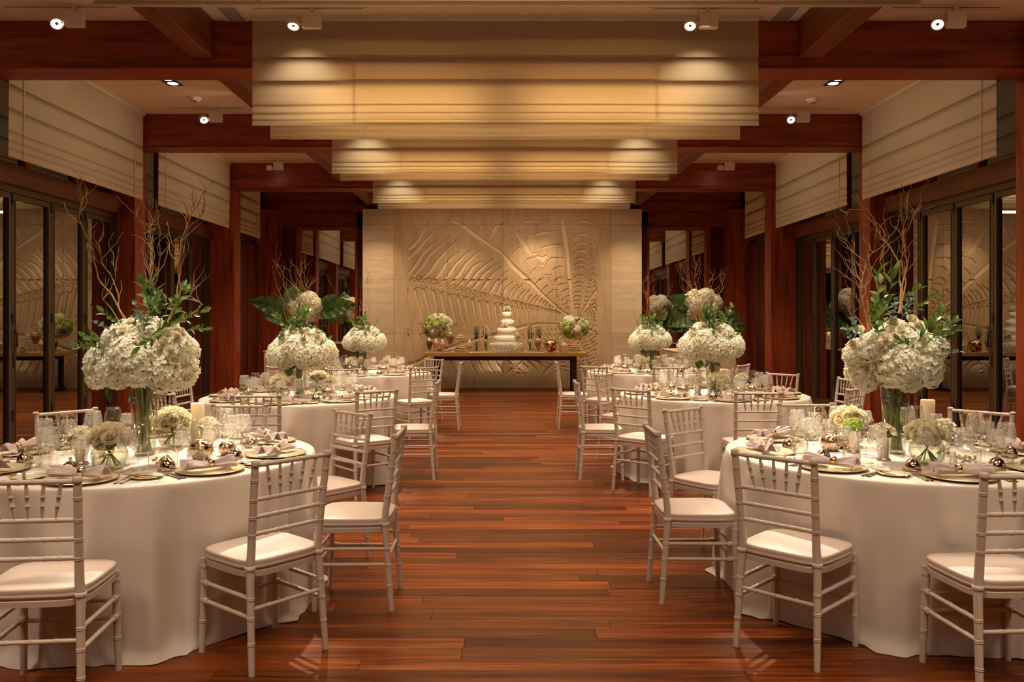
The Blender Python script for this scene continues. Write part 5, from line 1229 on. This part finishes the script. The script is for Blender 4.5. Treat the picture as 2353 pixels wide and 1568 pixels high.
MB().lathe([(0, .001), (.045, .001), (.062, .075), (.060, .078), (.04, .01), (0, .01)], 20).build('cup', mat('cream_paper', (.72, .58, .34), .5), e)
for k in range(7): MB().lathe([(0, -.02), (.018, -.01), (.018, .01), (0, .02)], 10, (.03*math.cos(k*1.05) if k else 0, .03*math.sin(k*1.05) if k else 0, .085)).build('chocolate_ball', mat('dark_chocolate', (.05, .02, .015), .3) if k == 0 else bpy.data.materials['dark_chocolate'], e)
for px, sd in ((1100, 'left'), (1211, 'right')):
    e = empty('serving_tray', (dx(px)+(.16 if px > 1200 else 0), 16.66, ZD), label='flat silver tray %s of the wedding cake' % sd, cat='tray', group='flat silver trays')
    MB().box(-.17, .17, -.06, .06, 0, .008, .003).build('tray', M['silver2'], e)
    for k in range(4): MB().lathe([(0, 0), (.012, .002), (.010, .014), (0, .016)], 10, (-.09+k*.06, .0, .008)).build('sweet', M['rose'], e)
for k, (px, dyy) in enumerate(((1095, .12), (1116, .17), (1218, .12), (1239, .2))):
    sd = 'left' if k < 2 else 'right'; e = empty('cylinder_vase', (dx(px), 16.9+dyy, ZD), label='slim glass cylinder of white sprays %s of the cake, %s of its pair' % (sd, 'outer' if k in (0, 3) else 'inner'), cat='vase', group='slim cylinder vases')
    MB().lathe([(0, .002), (.05, .002), (.05, .27), (.048, .27)], 20).build('glass_vase', M['vaseg'], e); r = random.Random(k); m = MB(); fl_ = MB()
    for j_ in range(30):
        a = r.uniform(0, 6.3); rr_ = r.uniform(.02, .075); hz = r.uniform(.36, .54); tip = Vector((rr_*math.cos(a), rr_*math.sin(a)*.7, hz)); m.tube([(r.uniform(-.02, .02), r.uniform(-.02, .02), .02), (tip.x*.3, tip.y*.3, .27), tip], .003, 4)
        for q_ in range(4): leaf(m, Vector((tip.x*.4, tip.y*.4, r.uniform(.26, .38))), Vector((r.uniform(-1, 1), r.uniform(-1, 1), r.uniform(0, 1))), Vector((0, 0, 1)), .05, .018)
        for q_ in range(15):
            c = tip+Vector((r.uniform(-.02, .02), r.uniform(-.02, .02), r.uniform(-.06, .03))); fl_.lathe([(0, -.009), (.009, 0), (0, .009)], 5, tuple(c))
    m.build('green_stems', M['green'], e); fl_.build('white_blossom', M['rose'], e, kind='stuff')
for k, px in enumerate((1104, 1113.5, 1209, 1217.5)):
    sd = 'left' if k < 2 else 'right'; e = empty('candlestick', (dx(px), 16.78, ZD), label='slim glass candlestick with white taper %s of the cake, %s one' % (sd, 'outer' if k in (0, 3) else 'inner'), cat='candlestick', group='glass candlesticks with tapers')
    hh = .25+.02*(k % 2); MB().lathe([(.035, 0), (.035, .004), (.006, .012), (.005, hh-.02), (.016, hh-.01), (.012, hh)], 14).build('glass_stick', M['crystal'], e)
    MB().tube([(0, 0, hh-.01), (0, 0, hh+.27)], [.011, .008], 10).build('taper', M['candle'], e)
e = empty('mirrored_ball', (dx(1264), 16.85, ZD), label='large mirrored gold ball on a ring foot, right of the cake', cat='ornament')
MB().lathe([(.0, .004)]+[(.135*math.sin(t), .139-.135*math.cos(t)) for t in np.linspace(.15, PI-.05, 22)]+[(.012, .275), (.012, .285), (0, .292)], 36).build('ball', mat('gold_mirror', (.82, .62, .40), .08, 1), e); MB().lathe([(.05, 0), (.05, .012), (.035, .012)], 24).build('ring_foot', M['gold'], e)
e = empty('glass_dish', (dx(1268), 16.64, ZD), label='low glass dish holding a crimson flower before the mirrored ball', cat='dish')
MB().lathe([(0, .001), (.045, .001), (.06, .03), (.058, .045)], 20).build('bowl', CG, e); cr = leafy('crimson_petal', (.45, .01, .03), (.62, .03, .07), .3)
me = RO[0].copy(); me.materials.clear(); me.materials.append(cr); inst('crimson_flower', me, e, (0, 0, .05), (-.5, 0, 0), .055)
e = empty('white_rose_cup', (dx(1281.5), 16.98, ZD), label='clear stem cup with a white rose beside the mirrored ball', cat='vase')
MB().lathe([(.04, 0), (.006, .008), (.006, .1), (.03, .13), (.035, .17)], 16).build('glass_cup', CG, e); inst('rose', RO[1], e, (0, 0, .18), (-.4, 0, 0), .06)
e = empty('glass_nest', (dx(1042), 16.66, ZD), label='small faceted crystal ball at the foot of the nut goblet', cat='ornament')
MB().lathe([(.0, 0), (.035, .01), (.052, .045), (.04, .085), (0, .1)], 9).build('crystal', M['crystal'], e)
for px, py, R, Rz, sd, seed in ((1005.5, 751, .32, .245, 'left', 1), (1321, 752, .285, .24, 'right', 2)):
    e = empty('flower_ball', (dx(px), 17.12, ZD), label='round ball of white and lime blooms at the %s end of the dessert table' % sd, cat='flower arrangement', group='flower balls on the dessert table'); r = random.Random(seed+60); cz = H-(py-VY)*17.12/F-ZD
    MB().lathe([(.09, 0), (.09, .006), (.02, .02), (.014, .1), (.022, .16), (.012, .2), (.05, cz-Rz*.6), (.09, cz-Rz*.5)], 24).build('glass_stand', M['crystal'], e)
    for i, d in enumerate(fib(34, -.85)):
        p = (d.x*R*.74, d.y*R*.6, cz+d.z*Rz*.74); k = r.random()
        if k < .36: head('lime_hydrangea', HYL, e, p, .10, tuple(d), True)
        elif k < .72: head('hydrangea_head', HY[i % 3], e, p, .10, tuple(d), True)
        else: head('rose', RO[i % 2], e, (p[0]*1.12, p[1]*1.12, cz+(p[2]-cz)*1.12), .05, tuple(d))
    for i, d in enumerate(fib(22, -.9)): head('rose', RO[i % 2], e, (d.x*R*.92, d.y*R*.8, cz+d.z*Rz*.92), .036, tuple(d))
    MB().lathe([(0, -Rz*.7), (R*.5, -Rz*.4), (R*.62, 0), (R*.45, Rz*.5), (0, Rz*.65)], 14, (0, 0, cz)).build('moss_core', M['green'], e)
    for k in range(16):
        a = r.uniform(0, 2*PI); el = r.uniform(-.6, 1.3); d = Vector((math.cos(a)*math.cos(el), -abs(math.sin(a))*math.cos(el)*.6, math.sin(el))); inst('eucalyptus_sprig' if k % 2 else 'leaf_sprig', SE[k % 2] if k % 2 else SP[k % 3], e, (d.x*R*.8, d.y*R*.7, cz+d.z*Rz*.8), d.to_track_quat('Z', 'Y').to_euler(), .12)
